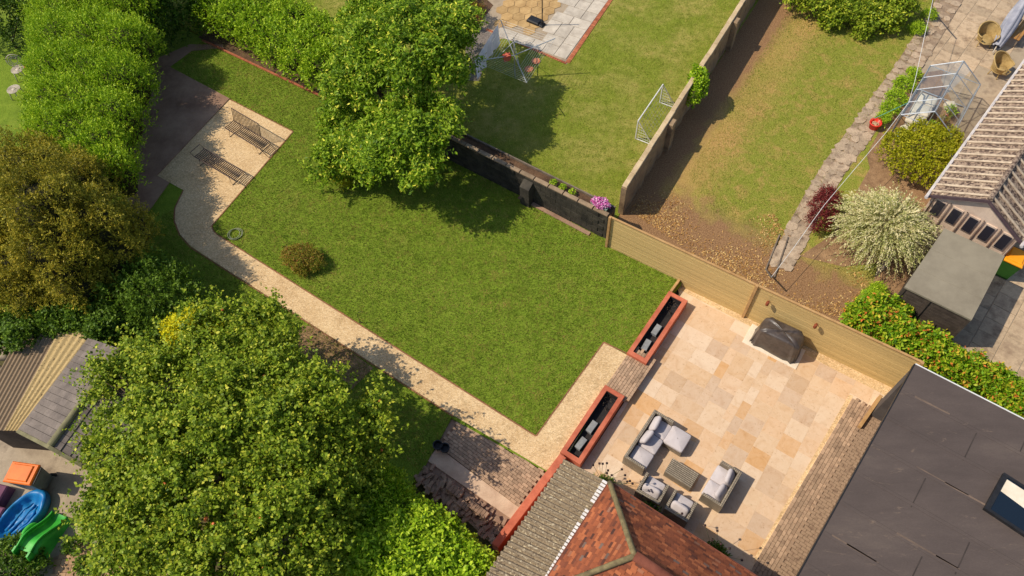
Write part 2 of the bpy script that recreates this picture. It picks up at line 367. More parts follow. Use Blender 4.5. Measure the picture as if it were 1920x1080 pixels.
def rattan_mat():
    m, n, l, b = new_mat('rattan_weave')
    tc = N(n, 'ShaderNodeTexCoord').outputs['Object']
    ck = N(n, 'ShaderNodeTexBrick'); ck.inputs['Scale'].default_value = 1.0
    ck.inputs['Color1'].default_value = srgb(146, 132, 114); ck.inputs['Color2'].default_value = srgb(176, 160, 138); ck.inputs['Mortar'].default_value = srgb(76, 68, 56)
    ck.inputs['Mortar Size'].default_value = .006; ck.inputs['Brick Width'].default_value = .09; ck.inputs['Row Height'].default_value = .032
    s = N(n, 'ShaderNodeSeparateXYZ'); l.new(tc, s.inputs[0])
    cb = N(n, 'ShaderNodeCombineXYZ'); l.new(math_(n, l, 'ADD', s.outputs[0], s.outputs[1]), cb.inputs[0]); l.new(math_(n, l, 'ADD', s.outputs[2], math_(n, l, 'MULTIPLY', s.outputs[1], .55)), cb.inputs[1])
    l.new(cb.outputs[0], ck.inputs['Vector'])
    f = noise(n, l, tc, 9, 4, .7)
    c = mix(n, l, ramp(n, l, f, [(.35, (0, 0, 0, 1)), (.7, (.6, .6, .6, 1))]), ck.outputs['Color'], srgb(112, 102, 84))
    l.new(c, b.inputs['Base Color']); b.inputs['Roughness'].default_value = .55
    bump(n, l, b, ck.outputs['Fac'], -.6, .01); return m
m_rattan = rattan_mat()
def lichen_mat(name, base, lich, dark, sc_, thr, dthr):
    m, n, l, b = new_mat(name)
    p = pos(n, l); f = noise(n, l, p, sc_, 6, .7, .4); f2 = noise(n, l, p, sc_*1.7, 5, .7); f3 = noise(n, l, p, 40, 3, .8)
    c = ramp(n, l, f3, [(.3, base), (.7, tuple(min(1, v*1.35) for v in base[:3])+(1,))])
    c = mix(n, l, ramp(n, l, f, [(thr, (0, 0, 0, 1)), (thr+.05, (1, 1, 1, 1))]), c, lich)
    c = mix(n, l, ramp(n, l, f2, [(dthr, (0, 0, 0, 1)), (dthr+.05, (1, 1, 1, 1))]), c, dark)
    l.new(c, b.inputs['Base Color']); b.inputs['Roughness'].default_value = .95; bump(n, l, b, f, .4, .02); return m
m_rib = surf('worn_cement_rib', srgb(166, 146, 124), srgb(210, 190, 164), 4, bs=20, bstr=.5, fine=.3)
m_asb = lichen_mat('lichened_cement_sheet', srgb(140, 120, 102), srgb(196, 176, 150), srgb(76, 58, 50), 6, .57, .49)
m_corr = lichen_mat('mossy_cement_sheet', srgb(128, 112, 90), srgb(196, 182, 152), srgb(78, 64, 52), 12, .56, .55)
m_corr_tan = lichen_mat('tan_corrugated', srgb(166, 142, 96), srgb(198, 174, 126), srgb(112, 92, 62), 8, .6, .58)
m_corr_brn = lichen_mat('brown_corrugated', srgb(128, 108, 84), srgb(148, 128, 100), srgb(84, 68, 54), 8, .6, .62)
def cover_mat():
    m, n, l, b = new_mat('black_cover')
    p = pos(n, l); f = noise(n, l, p, 3.5, 4, .6, 1.5)
    l.new(ramp(n, l, f, [(.3, srgb(62, 54, 50)), (.7, srgb(88, 78, 72))]), b.inputs['Base Color'])
    b.inputs['Roughness'].default_value = .38; b.inputs['Specular IOR Level'].default_value = .5
    bump(n, l, b, f, .25, .05); return m
m_cover = cover_mat()
def glass_mat(name, tint=(.9, .95, .95, 1), a=.12):
    m, n, l, b = new_mat(name)
    t = N(n, 'ShaderNodeBsdfTransparent'); t.inputs[0].default_value = tint
    g = N(n, 'ShaderNodeBsdfGlossy'); g.inputs['Roughness'].default_value = .05
    s = N(n, 'ShaderNodeMixShader'); s.inputs[0].default_value = a
    l.new(t.outputs[0], s.inputs[1]); l.new(g.outputs[0], s.inputs[2]); l.new(s.outputs[0], n['Material Output'].inputs['Surface']); return m
m_glass = glass_mat('clear_glass', (.93, .96, .96, 1), .2)
def solid(name, c, rough=.5, spec=.5, metal=0.0):
    m, n, l, b = new_mat(name); b.inputs['Base Color'].default_value = c; b.inputs['Roughness'].default_value = rough
    b.inputs['Specular IOR Level'].default_value = spec; b.inputs['Metallic'].default_value = metal; return m
m_pane = solid('dark_pane', srgb(48, 46, 54), .08, .7)
m_tile = tinted('clay_tiles', [(0, srgb(76, 52, 46)), (.25, srgb(118, 68, 50)), (.6, srgb(148, 84, 56)), (.85, srgb(174, 104, 68)), (1, srgb(112, 92, 82))], .9, .15, 0, .55)

# leaves
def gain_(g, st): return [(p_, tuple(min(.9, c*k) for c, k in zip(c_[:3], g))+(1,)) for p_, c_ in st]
L_hedge = tinted('hedge_leaf', gain_((2.35, 1.8, 1.4), [(0, srgb(56, 92, 12)), (.5, srgb(96, 136, 22)), (1, srgb(140, 172, 52))]), .5, .2, .3)
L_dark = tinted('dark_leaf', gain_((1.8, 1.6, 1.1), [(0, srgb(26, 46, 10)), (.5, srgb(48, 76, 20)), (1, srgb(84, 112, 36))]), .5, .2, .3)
L_magn = tinted('broad_leaf', gain_((2.2, 1.7, 1.3), [(0, srgb(44, 76, 12)), (.5, srgb(84, 122, 24)), (.9, srgb(122, 154, 48)), (1, srgb(164, 180, 70))]), .5, .2, .3)
L_apple = tinted('apple_leaf', gain_((2.1, 1.6, 1.25), [(0, srgb(48, 76, 14)), (.5, srgb(92, 124, 30)), (.9, srgb(128, 152, 50)), (1, srgb(150, 168, 62))]), .5, .2, .3)
L_olive = tinted('cypress_spray', gain_((2.1, 2.05, 1.3), [(0, srgb(56, 58, 16)), (.5, srgb(104, 102, 34)), (1, srgb(156, 140, 60))]), .5, .2, .3)
L_yellow = tinted('golden_leaf', gain_((1.5, 1.4, 1), [(0, srgb(124, 132, 8)), (.5, srgb(176, 172, 16)), (1, srgb(214, 204, 44))]), .5, .2, .3)
L_lime = tinted('lime_leaf', gain_((1.2, 1.15, 0.9), [(0, srgb(96, 106, 8)), (.5, srgb(142, 146, 20)), (1, srgb(182, 176, 48))]), .5, .2, .3)
L_willow = tinted('variegated_leaf', gain_((1.05, 1.02, 0.9), [(0, srgb(120, 134, 66)), (.45, srgb(176, 180, 112)), (1, srgb(232, 222, 184))]), .5, .2, .3)
L_burg = tinted('burgundy_leaf', gain_((1.4, 1.4, 1.4), [(0, srgb(62, 18, 20)), (.6, srgb(104, 36, 36)), (1, srgb(140, 62, 56))]), .5, .2, .3)
L_photo = tinted('mixed_hedge_leaf', gain_((1.35, 1.3, 1.0), [(0, srgb(52, 88, 12)), (.45, srgb(104, 144, 24)), (.8, srgb(158, 172, 48)), (.93, srgb(196, 160, 64)), (1, srgb(204, 112, 62))]), .5, .2, .3)
L_brush = tinted('bushy_leaf', gain_((1.5, 1.4, 1.1), [(0, srgb(70, 78, 20)), (.5, srgb(116, 116, 38)), (.85, srgb(144, 122, 56)), (1, srgb(134, 66, 54))]), .5, .2, .3)
L_rust = tinted('russet_leaf', gain_((1.4, 1.4, 1.2), [(0, srgb(84, 56, 24)), (.6, srgb(126, 88, 40)), (1, srgb(120, 124, 44))]), .5, .2, .3)
L_pink = tinted('pink_petal', [(0, srgb(186, 60, 140)), (.6, srgb(222, 118, 186)), (1, srgb(244, 214, 232))], .6, .2, .2)
L_litter = tinted('fallen_leaf', [(0, srgb(132, 92, 50)), (.5, srgb(186, 140, 78)), (1, srgb(222, 190, 128))], .8, .2, .1)

# ------------------------------------------------------------------ foliage
def nrm(a): return a/np.maximum(np.linalg.norm(a, axis=-1, keepdims=True), 1e-9)
def quads_mesh(name, q, tint):
    n = len(q); me = bpy.data.meshes.new(name)
    me.vertices.add(n*4); me.vertices.foreach_set('co', q.reshape(-1).astype(np.float32))
    me.loops.add(n*4); me.loops.foreach_set('vertex_index', np.arange(n*4, dtype=np.int32))
    me.polygons.add(n); me.polygons.foreach_set('loop_start', np.arange(0, n*4, 4, dtype=np.int32))
    try: me.polygons.foreach_set('loop_total', np.full(n, 4, dtype=np.int32))
    except Exception: pass
    a = me.attributes.new('tint', 'FLOAT', 'FACE'); a.data.foreach_set('value', np.clip(tint, 0, 1).astype(np.float32))
    me.update(calc_edges=True); return me
def leaves(p, sdir, L, nl, ll, lw, spread, upbias, droop, tint0, rng):
    """nl leaves along every shoot p + sdir*L"""
    n = len(p); t = (np.arange(nl)+.6)/nl
    Ls = L*(.6+.7*rng.random(n))
    base = p[:, None, :]+sdir[:, None, :]*(t[None, :, None]*Ls[:, None, None])
    base[..., 2] -= droop*(t**2)[None, :]*Ls[:, None]
    d = np.repeat(sdir[:, None, :], nl, 1); d[..., 2] -= 2*droop*t[None, :]; d = nrm(d)
    r = rng.normal(size=d.shape); r = nrm(r-(r*d).sum(-1, keepdims=True)*d)
    ld = nrm(d*(1-spread)+r*spread)
    nn = rng.normal(size=d.shape)*.6; nn[..., 2] += upbias
    side = nrm(np.cross(ld, nn))
    k = (.7+.6*rng.random(d.shape[:2]))[..., None]
    tip = base+ld*ll*k; mid = base+ld*ll*k*.5
    q = np.stack([base, mid-side*lw*k*.5, tip, mid+side*lw*k*.5], 2)
    ti = tint0[:, None]+rng.normal(size=d.shape[:2])*.22+(t-.5)[None, :]*.25
    return q.reshape(-1, 4, 3), ti.reshape(-1)
def on_lumps(lumps, n, rng, inner=.78, zmin=.08, low=-.35, depth=.3, jit=.12):
    c = np.array([l[0] for l in lumps]); rad = np.array([l[1] for l in lumps])
    w = (rad[:, 0]*rad[:, 1])+rad[:, 2]*rad[:, 0]; w = w/w.sum()
    idx = rng.choice(len(lumps), n, p=w)
    d = nrm(rng.normal(size=(n, 3)))
    d[:, 2] = np.where(d[:, 2] < low, -d[:, 2], d[:, 2])
    ph = rng.random((len(lumps), 6))*6.28
    bum = 1+jit*(np.sin(d[:, 0]*5+ph[idx, 0])*np.sin(d[:, 1]*5+ph[idx, 1])+.6*np.sin(d[:, 2]*7+d[:, 0]*6+ph[idx, 2]))
    rr = (1-depth*rng.random(n)**2)*bum
    p = c[idx]+d*rad[idx]*rr[:, None]
    keep = p[:, 2] > zmin
    for k in range(len(lumps)):
        s = np.linalg.norm((p-c[k])/rad[k], axis=1)
        keep &= (idx == k) | (s > inner)
    return p[keep], nrm(d[keep]/rad[idx[keep]]*rad[idx[keep]].mean(1, keepdims=True)), idx[keep]
def crown(name, parent, lumps, n, L, nl, ll, lw, mat, up=.35, spread=.7, upbias=.9, droop=0.0, seed=1, inner=.78, zmin=.08, low=-.35, depth=.3, rnd=.35, jit=.12, bias=0.0, gap=None, sprig=0.0):
    rng = np.random.default_rng(seed)
    p, d, idx = on_lumps(lumps, n, rng, inner, zmin, low, depth, jit)
    if gap:                                              # leave ragged holes through the crown
        fq, thr = gap; w = p*fq; v_ = (np.sin(w[:, 0]*1.7+1.3*np.sin(w[:, 1]*1.1+seed))*np.sin(w[:, 1]*1.9+1.1*np.sin(w[:, 2]*1.3))+.7*np.sin(w[:, 2]*2.3+w[:, 0]*1.2)*np.sin(w[:, 0]*3.1-w[:, 1]*2.7))
        k_ = v_+rng.normal(size=len(p))*.12 > thr; p, d, idx = p[k_], d[k_], idx[k_]
    if sprig: p = p+d*(rng.random((len(p), 1))**6)*sprig
    sd_ = d*(1-up)+rng.normal(size=d.shape)*rnd; sd_[:, 2] += up; sd_ = nrm(sd_)
    t0 = .5+bias+(rng.random(len(lumps))[idx]-.5)*.12+rng.normal(size=len(p))*.12
    q, ti = leaves(p-sd_*L*.4, sd_, L, nl, ll, lw, spread, upbias, droop, t0, rng)
    return mkobj(name, quads_mesh(name, q, ti), mat, parent)
def lump(px, py, z, rpx, rz=None, ry=None):
    c = P(px, py, z); s = (P(px+10, py, z)-c).length/10
    r = rpx*s; return (tuple(c), (r, r if ry is None else ry*s, r*.8 if rz is None else rz))
def trunk(parent, base, lumps, r, z_split=1.2, name='trunk', nl=7):
    mb = MB(); b = Vector(base); fork = b+Vector((.1, .05, z_split))
    mb.tube([b-Vector((0, 0, .1)), b+Vector((.03, .02, z_split*.5)), fork], r, 9, r*.75)
    for c, rad in lumps[:nl]:
        c = Vector(c); m_ = (fork+c)/2+Vector((random.uniform(-.2, .2), random.uniform(-.2, .2), .2))
        mb.tube([fork-Vector((0, 0, .1)), m_, c, c+Vector((random.uniform(-.4, .4), random.uniform(-.4, .4), rad[2]*.6))], r*.5, 6, r*.08)
        for _ in range(3):
            dv = Vector((random.gauss(0, 1), random.gauss(0, 1), random.gauss(.4, .5))).normalized()
            mb.tube([m_, (m_+c)/2+dv*.25, c+Vector((dv.x*rad[0], dv.y*rad[1], dv.z*rad[2]))*.85], r*.2, 5, r*.04)
    return mb.build(name, m_bark, parent, True)
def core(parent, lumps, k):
    """added closed ellipsoids inside the foliage that stop light coming through"""
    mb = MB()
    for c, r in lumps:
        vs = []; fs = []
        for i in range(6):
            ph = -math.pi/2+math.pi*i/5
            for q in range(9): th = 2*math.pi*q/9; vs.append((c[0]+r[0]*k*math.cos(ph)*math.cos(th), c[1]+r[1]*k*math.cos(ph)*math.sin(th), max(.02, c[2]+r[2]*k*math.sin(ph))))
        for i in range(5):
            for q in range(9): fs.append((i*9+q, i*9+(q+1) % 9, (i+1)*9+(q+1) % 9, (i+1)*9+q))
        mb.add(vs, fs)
    return mb.build('added_occluder', m_occluder, parent)  # unseen dark solids, added to block light through porous leaves
def tree(name, label, cat, base, lumps, n, L, nl, ll, lw, mat, tr=.12, zs=1.0, seed=1, group=None, part='crown', occluder=0.0, **kw):
    t = thing(name, label, cat, group=group)
    if occluder: core(t, lumps, occluder)
    crown(part, t, lumps, n, L, nl, ll, lw, mat, seed=seed, **kw)
    if tr: trunk(t, base, lumps, tr, zs, 'trunk' if part == 'crown' else 'stem')
    return t
def in_poly(x, y, poly):
    x = np.asarray(x); y = np.asarray(y); c = np.zeros(x.shape, bool); n = len(poly)
    for i in range(n):
        x1, y1 = poly[i][0], poly[i][1]; x2, y2 = poly[(i+1) % n][0], poly[(i+1) % n][1]
        if y1 == y2: continue
        c ^= ((y1 > y) != (y2 > y)) & (x < (x2-x1)*(y-y1)/(y2-y1)+x1)
    return c
def grass(name, poly, dens, mat, label, seed, holes=(), h=.07, w=.016, z=0.0, cat='grass'):
    rng = np.random.default_rng(seed); a = np.array([(p[0], p[1]) for p in poly]); lo, hi = a.min(0), a.max(0)
    n = int(dens*np.prod(hi-lo)); xy = lo+rng.random((n, 2))*(hi-lo)
    k = in_poly(xy[:, 0], xy[:, 1], poly)
    for hpoly in holes: k &= ~in_poly(xy[:, 0], xy[:, 1], hpoly)
    xy = xy[k]; n = len(xy)
    b = np.c_[xy, np.full(n, z-.005)]
    th = rng.random(n)*6.283; lean = .4+.9*rng.random(n); hh = h*(.6+.8*rng.random(n))
    d = np.c_[np.cos(th)*lean, np.sin(th)*lean, np.ones(n)]; d = nrm(d)
    s = np.c_[-np.sin(th), np.cos(th), np.zeros(n)]*w
    q = np.stack([b-s*.5, b+s*.5, b+d*hh[:, None]+s*.12, b+d*hh[:, None]-s*.12], 1)
    patch = np.sin(xy[:, 0]*1.3+np.sin(xy[:, 1]*.9)*2)*np.sin(xy[:, 1]*1.1+1.3*np.sin(xy[:, 0]*.7))
    ti = .45+.13*patch+rng.normal(size=n)*.25
    o = mkobj(name, quads_mesh(name, q, ti), mat, kind='stuff'); tag(o, label, cat); return o

# ================================================================== SETTING
mb = MB(); mb.add([(-90, -60, -.34), (90, -60, -.34), (90, 120, -.34), (-90, 120, -.34)], [(0, 1, 2, 3)]); struct('ground', mb, m_ground)
Z0 = -.33
def px(*pts, z=0.0): return [P2(a, b, z) for a, b in pts]

# main garden lawn (everything left of the fence, planters and terrace)
LAWN = px((60, -110), (380, 72), (600, 178), (890, 322), (1137, 447), (1278, 530), (1258, 552), (1180, 668), (1140, 727), (1062, 857), (1024, 884), (846, 784), (790, 886), (700, 1000), (-60, 640), (-260, 60))
mb = MB(); mb.prism(LAWN, Z0, 0.0); struct('lawn', mb, m_lawn)
# pale resin gravel path and pad
gl = [(430, 187), (550, 248), (397, 425), (400, 433), (408, 440), (1005, 817), (1132, 643), (1180, 668), (1137, 729), (1062, 857), (1024, 882), (850, 779), (385, 480), (358, 462), (338, 440), (328, 414), (329, 390), (345, 357), (295, 330)]
PATH = px(*gl)
mb = MB(); mb.prism(PATH, -.1, .014); struct('gravel_path', mb, m_gravel)
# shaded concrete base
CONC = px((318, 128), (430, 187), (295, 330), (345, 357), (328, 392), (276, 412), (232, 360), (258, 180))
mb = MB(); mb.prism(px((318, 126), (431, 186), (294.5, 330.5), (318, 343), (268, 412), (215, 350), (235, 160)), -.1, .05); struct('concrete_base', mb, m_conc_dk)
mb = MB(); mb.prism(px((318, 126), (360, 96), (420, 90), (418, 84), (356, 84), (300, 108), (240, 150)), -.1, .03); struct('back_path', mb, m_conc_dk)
# brick edging along the lawn side of the path
def edging(pts, w, mat, z0, z1, bl=.215, parent=None):
    out = []
    for (a, b) in zip(pts[:-1], pts[1:]):
        a = P(*a, 0); b = P(*b, 0); d = b-a; n = max(1, int(d.length/bl)); an = math.atan2(d.y, d.x)
        for i in range(n):
            c = a+d*((i+.5)/n); out.append((c, an, d.length/n-.008))
    mb = MB()
    for c, an, ln in out: mb.box((c.x, c.y, (z0+z1)/2+random.uniform(-.004, .004)), (ln, w, z1-z0), an+random.uniform(-.01, .01))
    return mb.build('brick_edging', mat, parent, kind='structure')
edging([(430, 186), (550, 247), (397, 424), (401, 434), (409, 441), (1005, 818), (1132, 642), (1178, 664)], .045, m_pedge, -.1, .02)
edging([(850, 781), (385, 482), (357, 464), (337, 441), (326.5, 414), (328, 390), (344, 357)], .045, m_pedge, -.1, .02)
edging([(380, 76), (600, 180), (640, 199)], .1, m_edge, -.1, .05)

# soil under hedges / fenced strip
mb = MB(); mb.prism(px((372, 70), (650, 203), (700, 190), (420, 40)), -.1, .012); struct('hedge_bed', mb, m_soil)
mb = MB(); mb.prism(px((560, 610), (590, 612), (700, 690), (660, 730), (560, 660)), -.1, .01); struct('bare_soil', mb, m_bed)

# neighbour's lawn behind the block wall, and the dry plot behind the timber fence
NB = px((380, 70), (600, 174), (890, 318), (1140, 440), (1176, 376), (1420, 5), (1500, -140), (500, -160), (200, -40))
mb = MB(); mb.prism(NB, Z0, -.002); struct('neighbour_lawn', mb, m_lawn2)
DRY = px((1141, 441), (1176, 378), (1420, 5), (1500, -138), (1830, -60), (1782, 0), (1625, 290), (1660, 440), (1640, 520), (1600, 660), (1400, 580))
mb = MB(); mb.prism(DRY, Z0, -.004); struct('dry_plot', mb, m_dry)
# concrete yard of that neighbour
YARD = px((1782, 0), (1830, -60), (2150, -60), (2150, 800), (1930, 800), (1700, 700), (1600, 660), (1640, 520), (1662, 440), (1628, 292))
mb = MB(); mb.prism(YARD, Z0, -.03); struct('concrete_yard', mb, m_conc)
mb = MB(); mb.prism(px((1600, 672), (1640, 520), (1700, 470), (1760, 640), (1935, 720), (1940, 812), (1700, 700)), -.2, -.006); struct('hedge_bed', mb, m_bed)
mb = MB(); mb.prism(px((1560, 440), (1640, 300), (1660, 250), (1730, 160), (1760, 140), (1800, 220), (1760, 370), (1680, 490), (1580, 500), (1500, 480)), -.2, .0); struct('shrub_bed', mb, m_bed)
mb = MB(); mb.prism(px((1585, 350), (1640, 240), (1705, 140), (1770, 130), (1720, 300), (1640, 430)), Z0, -.012); struct('soil_strip', mb, m_bed)

# ---- patio: travertine slabs
o0 = P(1290, 566, ZP); uv = lambda p: ((p-o0).dot(U), (p-o0).dot(V))
PATIO = px((1276, 544), (1660, 742), (1640, 775), (1440, 1110), (1380, 1250), (1000, 1010), (1060, 880), (1090, 875), (1176, 748), (1180, 690), (1214, 690), z=ZP)
mb = MB(); mb.prism(PATIO, Z0, ZP-.005); patio = struct('patio', mb, m_grout)
PB = px((1283, 551), (1650, 736), (1625, 770), (1432, 1108), (1380, 1200), (1040, 1010), (1092, 873), (1176, 748), (1214, 686), z=ZP)
md = .305; NU, NV = 46, 46
used = np.zeros((NU, NV), bool); slab_me = {}
u_off, v_off = -3.2, -11.2; cnt = 0
def slab_mesh(a, b):
    if (a, b) not in slab_me:
        m_ = MB(); m_.bevbox((0, 0, -.015), (a*md-.007, b*md-.007, .03), 0, .002); slab_me[(a, b)] = m_.mesh('slab'); slab_me[(a, b)].materials.append(m_trav)
    return slab_me[(a, b)]
def clip(poly, p0, n0):
    out = []
    for k in range(len(poly)):
        A_, B_ = poly[k-1], poly[k]; da, db = (A_-p0).dot(n0), (B_-p0).dot(n0)
        if (da > 0) != (db > 0): out.append(A_+(B_-A_)*(da/(da-db)))
        if db > 0: out.append(B_)
    return out
def hplane(a, b, inside):
    a, b, c = P(*a, ZP), P(*b, ZP), P(*inside, ZP); n_ = Vector((-(b-a).y, (b-a).x, 0)).normalized()
    return (a, n_ if (c-a).dot(n_) > 0 else -n_)
CLIPS = [hplane((1283, 551), (1650, 736), (1350, 800)), hplane((1290, 574), (1092, 873), (1350, 800)), hplane((1652, 736), (1628, 774), (1350, 800))]
for j in range(NV):
    for i in range(NU):
        if used[i, j]: continue
        for a, b in random.sample([(2, 2), (2, 2), (3, 2), (2, 3), (2, 2), (3, 2)], 6)+[(2, 1), (1, 2), (1, 1)]:
            if i+a <= NU and j+b <= NV and not used[i:i+a, j:j+b].any(): break
        used[i:i+a, j:j+b] = True
        c = o0+U*(u_off+(i+a/2)*md)+V*(v_off+(j+b/2)*md)
        cs = [o0+U*(u_off+(i+a*s)*md)+V*(v_off+(j+b*t)*md) for s in (.0, .5, 1) for t in (0, .5, 1)]
        ins = in_poly([q.x for q in cs], [q.y for q in cs], PB)
        if ins.sum() and not ins.all() and cnt < 290:
            sq = [o0+U*(u_off+(i+a*s)*md+.004*(1-2*s))+V*(v_off+(j+b*t)*md+.004*(1-2*t)) for s, t in ((0, 0), (1, 0), (1, 1), (0, 1))]
            for hp, hn in CLIPS: sq = clip(sq, hp, hn)
            if len(sq) > 2 and abs(sum(sq[k].x*sq[k-1].y-sq[k-1].x*sq[k].y for k in range(len(sq))))/2 > .02:
                m_ = MB(); m_.prism([(q.x, q.y) for q in sq], ZP-.03, ZP); m_.build('slab', m_trav, patio); cnt += 1
        elif ins.all() and cnt < 290:
            o = mkobj('slab', slab_mesh(a, b), m_trav, patio); cnt += 1
            o.location = (c.x, c.y, ZP+random.uniform(-.0015, .0015)); o.rotation_euler = (0, 0, GANG)
# gravel strip by the fence
mb = MB(); mb.prism(px((1268, 528), (1690, 735), (1660, 790), (1628, 776), (1640, 745), (1276, 562), z=ZP), ZP-.05, ZP-.008); struct('gravel_strip', mb, m_gravel)
mb = MB(); mb.prism(px((1592, 740), (1600, 742), (1422, 1052), (1412, 1050), z=ZP), ZP-.05, ZP+.006); struct('gravel_strip', mb, m_gravel)

# ---- brick pavers
_bm = {}
def pavers(parent, o, ux, vx, nu, nv, z, lu=.2, lv=.1, mat=m_paver, name='brick', maxn=300, stagger=True, keep=None, h=.06):
    key = (round(lu, 3), round(lv, 3), mat.name, h)
    if key not in _bm:
        m_ = MB(); m_.bevbox((0, 0, -h/2), (lu-.009, lv-.009, h), 0, .003); _bm[key] = m_.mesh(name); _bm[key].materials.append(mat)
    an = math.atan2(ux.y, ux.x); rest = MB(); k = 0
    for j in range(nv):
        for i in range(nu+1 if stagger and j % 2 else nu):
            x = (i+.5)*lu-(lu/2 if stagger and j % 2 else 0); w = lu
            p = o+ux*x+vx*((j+.5)*lv)
            if keep and not bool(in_poly([p.x], [p.y], keep)[0]): continue
            dz = random.uniform(-.002, .002)
            if k < maxn:
                b = mkobj(name, _bm[key], mat, parent); b.location = (p.x, p.y, z+dz); b.rotation_euler = (random.uniform(-.01, .01), random.uniform(-.01, .01), an)
            else: rest.bevbox((p.x, p.y, z+dz-h/2), (lu-.009, lv-.009, h), an, .003)
            k += 1
    if rest.v: rest.build('brick_rest', mat, parent, kind='stuff')
# raised brick landing along the extension (lower and upper tread)
e0, e1 = P(1418, 1052, ZP+.12), P(1600, 744, ZP+.12)
ev = (e1-e0).normalized(); eu = Vector((ev.y, -ev.x, 0)); elen = (e1-e0).length
o_ = e0-ev*1.2
mb = MB()
a = [o_, o_+eu*1.9, o_+eu*1.9+ev*(elen+1.2-.05), o_+ev*(elen+1.2)]
mb.hexa([(p.x, p.y, Z0) for p in a], [(p.x, p.y, ZP+.055) for p in a]); landing = struct('brick_landing', mb, m_grout)
pavers(landing, o_, ev, eu, int((elen+1.2)/.21), 6, ZP+.12, .21, .103, m_paver)
a2 = o_+eu*.63
pavers(landing, a2, eu, ev, 6, int((elen+1.05)/.103), ZP+.135, .21, .103, m_paver, maxn=0, h=.12)

# step of bricks between the planters
s0 = P(1178, 667, 0); 
mb = MB(); STEP = px((1177, 664), (1213, 686), (1174, 747), (1134, 726)); mb.prism(STEP, Z0, -.03); stp = struct('garden_step', mb, m_conc_dk)
so = P(1134, 726, 0); su = (P(1177, 664, 0)-so).normalized(); sv = Vector((su.y, -su.x, 0))
pavers(stp, so, su, sv, 9, 9, .03, .2, .1, m_oldwood if False else m_paver, h=.05)

# lower terrace of brick pavers with a concrete strip
TER = px((848, 781), (1024, 884), (976, 952), (826, 838))
mb = MB(); mb.prism(px((846, 784), (1024, 886), (930, 1024), (786, 888)), Z0, -.075); terr = struct('brick_terrace', mb, m_conc_dk)
to = P(823, 838, 0); tu = (P(976, 953, 0)-to).normalized(); tv = Vector((-tu.y, tu.x, 0))
pavers(terr, to, tu, tv, 20, 17, -.01, .2, .1, m_paver, keep=TER)
mb = MB(); mb.prism(px((821, 838), (976, 953), (962, 975), (800, 862)), -.2, -.03); struct('concrete_strip', mb, surf('pink_concrete', srgb(178, 146, 120), srgb(212, 182, 152), 1.5, bs=30, bstr=.3))

# neighbour's patio: hexagons, slabs, brick edge
NP = px((905, 60), (1000, -60), (1155, -10), (1062, 120), (1000, 95), z=0)
mb = MB(); mb.prism(px((862, 90), (960, -80), (1190, -60), (1143, 6), (1062, 121), (958, 70), (900, 80)), -.2, .004); npat = struct('neighbour_patio', mb, m_conc)
hexm = MB(); R6 = .3
hexm.add([(R6*math.cos(k*math.pi/3), R6*math.sin(k*math.pi/3), z) for z in (-.03, .02) for k in range(6)], [tuple(range(6, 12)), (5, 4, 3, 2, 1, 0)]+[(i, (i+1) % 6, (i+1) % 6+6, i+6) for i in range(6)])
hme = hexm.mesh('hexagon_slab'); hme.materials.append(m_hex)
HZ = px((928, 45), (985, -70), (1082, -30), (1010, 62), (985, 62))
hc = P(985, 20, 0)
for i in range(-6, 7):
    for j in range(-6, 7):
        c = hc+U*(i*R6*1.56)+V*((j+(.5 if i % 2 else 0))*R6*1.80)
        if in_poly([c.x], [c.y], HZ)[0]:
            o = mkobj('hexagon_slab', hme, m_hex, npat); o.location = (c.x, c.y, .004); o.rotation_euler = (0, 0, GANG)
nb0 = P(1061, 112, 0); nu_ = (P(1143, -2, 0)-nb0).normalized(); nv_ = Vector((-nu_.y, nu_.x, 0))
SLZ = px((1056, 116), (1142, -6), (1175, -60), (1120, -70), (1020, 55), (1002, 68), (960, 42), (930, 58), (905, 52), (880, 82))
sm = {}
usd = np.zeros((40, 40), bool)
for j in range(40):
    for i in range(40):
        if usd[i, j]: continue
        for a, b in random.sample([(2, 2), (3, 2), (2, 3), (2, 3)], 4)+[(2, 1), (1, 2), (1, 1)]:
            if i+a <= 40 and j+b <= 40 and not usd[i:i+a, j:j+b].any(): break
        usd[i:i+a, j:j+b] = True
        c = nb0+nu_*((i+a/2)*.3)+nv_*((j+b/2)*.3)
        if in_poly([c.x], [c.y], SLZ)[0]:
            if (a, b) not in sm:
                m_ = MB(); m_.bevbox((0, 0, -.01), (a*.3-.02, b*.3-.02, .05), 0, .006); sm[(a, b)] = m_.mesh('slab'); sm[(a, b)].materials.append(m_slab)
            o = mkobj('slab', sm[(a, b)], m_slab, npat); o.location = (c.x, c.y, .016); o.rotation_euler = (0, 0, math.atan2(nu_.y, nu_.x))
def brick_row(parent, a, b, w, mat, z, bl=.11):
    d = b-a; n = int(d.length/bl); an = math.atan2(d.y, d.x); m_ = MB(); m_.bevbox((0, 0, -.03), (bl-.01, w, .06), 0, .006); me = m_.mesh('brick'); me.materials.append(mat)
    for i in range(n):
        o = mkobj('brick', me, mat, parent); o.location = a+d*((i+.5)/n)+Vector((0, 0, z+random.uniform(-.003, .003))); o.rotation_euler = (0, 0, an)
brick_row(npat, P(1064, 118, 0), P(1150, -8, 0), .2, m_edge, .022)
brick_row(npat, P(905, 50, 0)*0+P(912, 55, 0), P(1062, 119, 0), .12, m_edge, .022)
mb = MB(); mb.prism(px((868, 150), (898, 152), (930, 70), (905, 50), (876, 60)), -.1, .008); struct('gravel_border', mb, surf('dark_gravel', srgb(82, 72, 66), srgb(150, 138, 128), 16, bs=26, bstr=.9, bdist=.03))
mb = MB(); mb.prism(px((842, 60), (895, 50), (925, 10), (880, -30), (830, -20)), -.1, .01); struct('planting_bed', mb, m_soil)

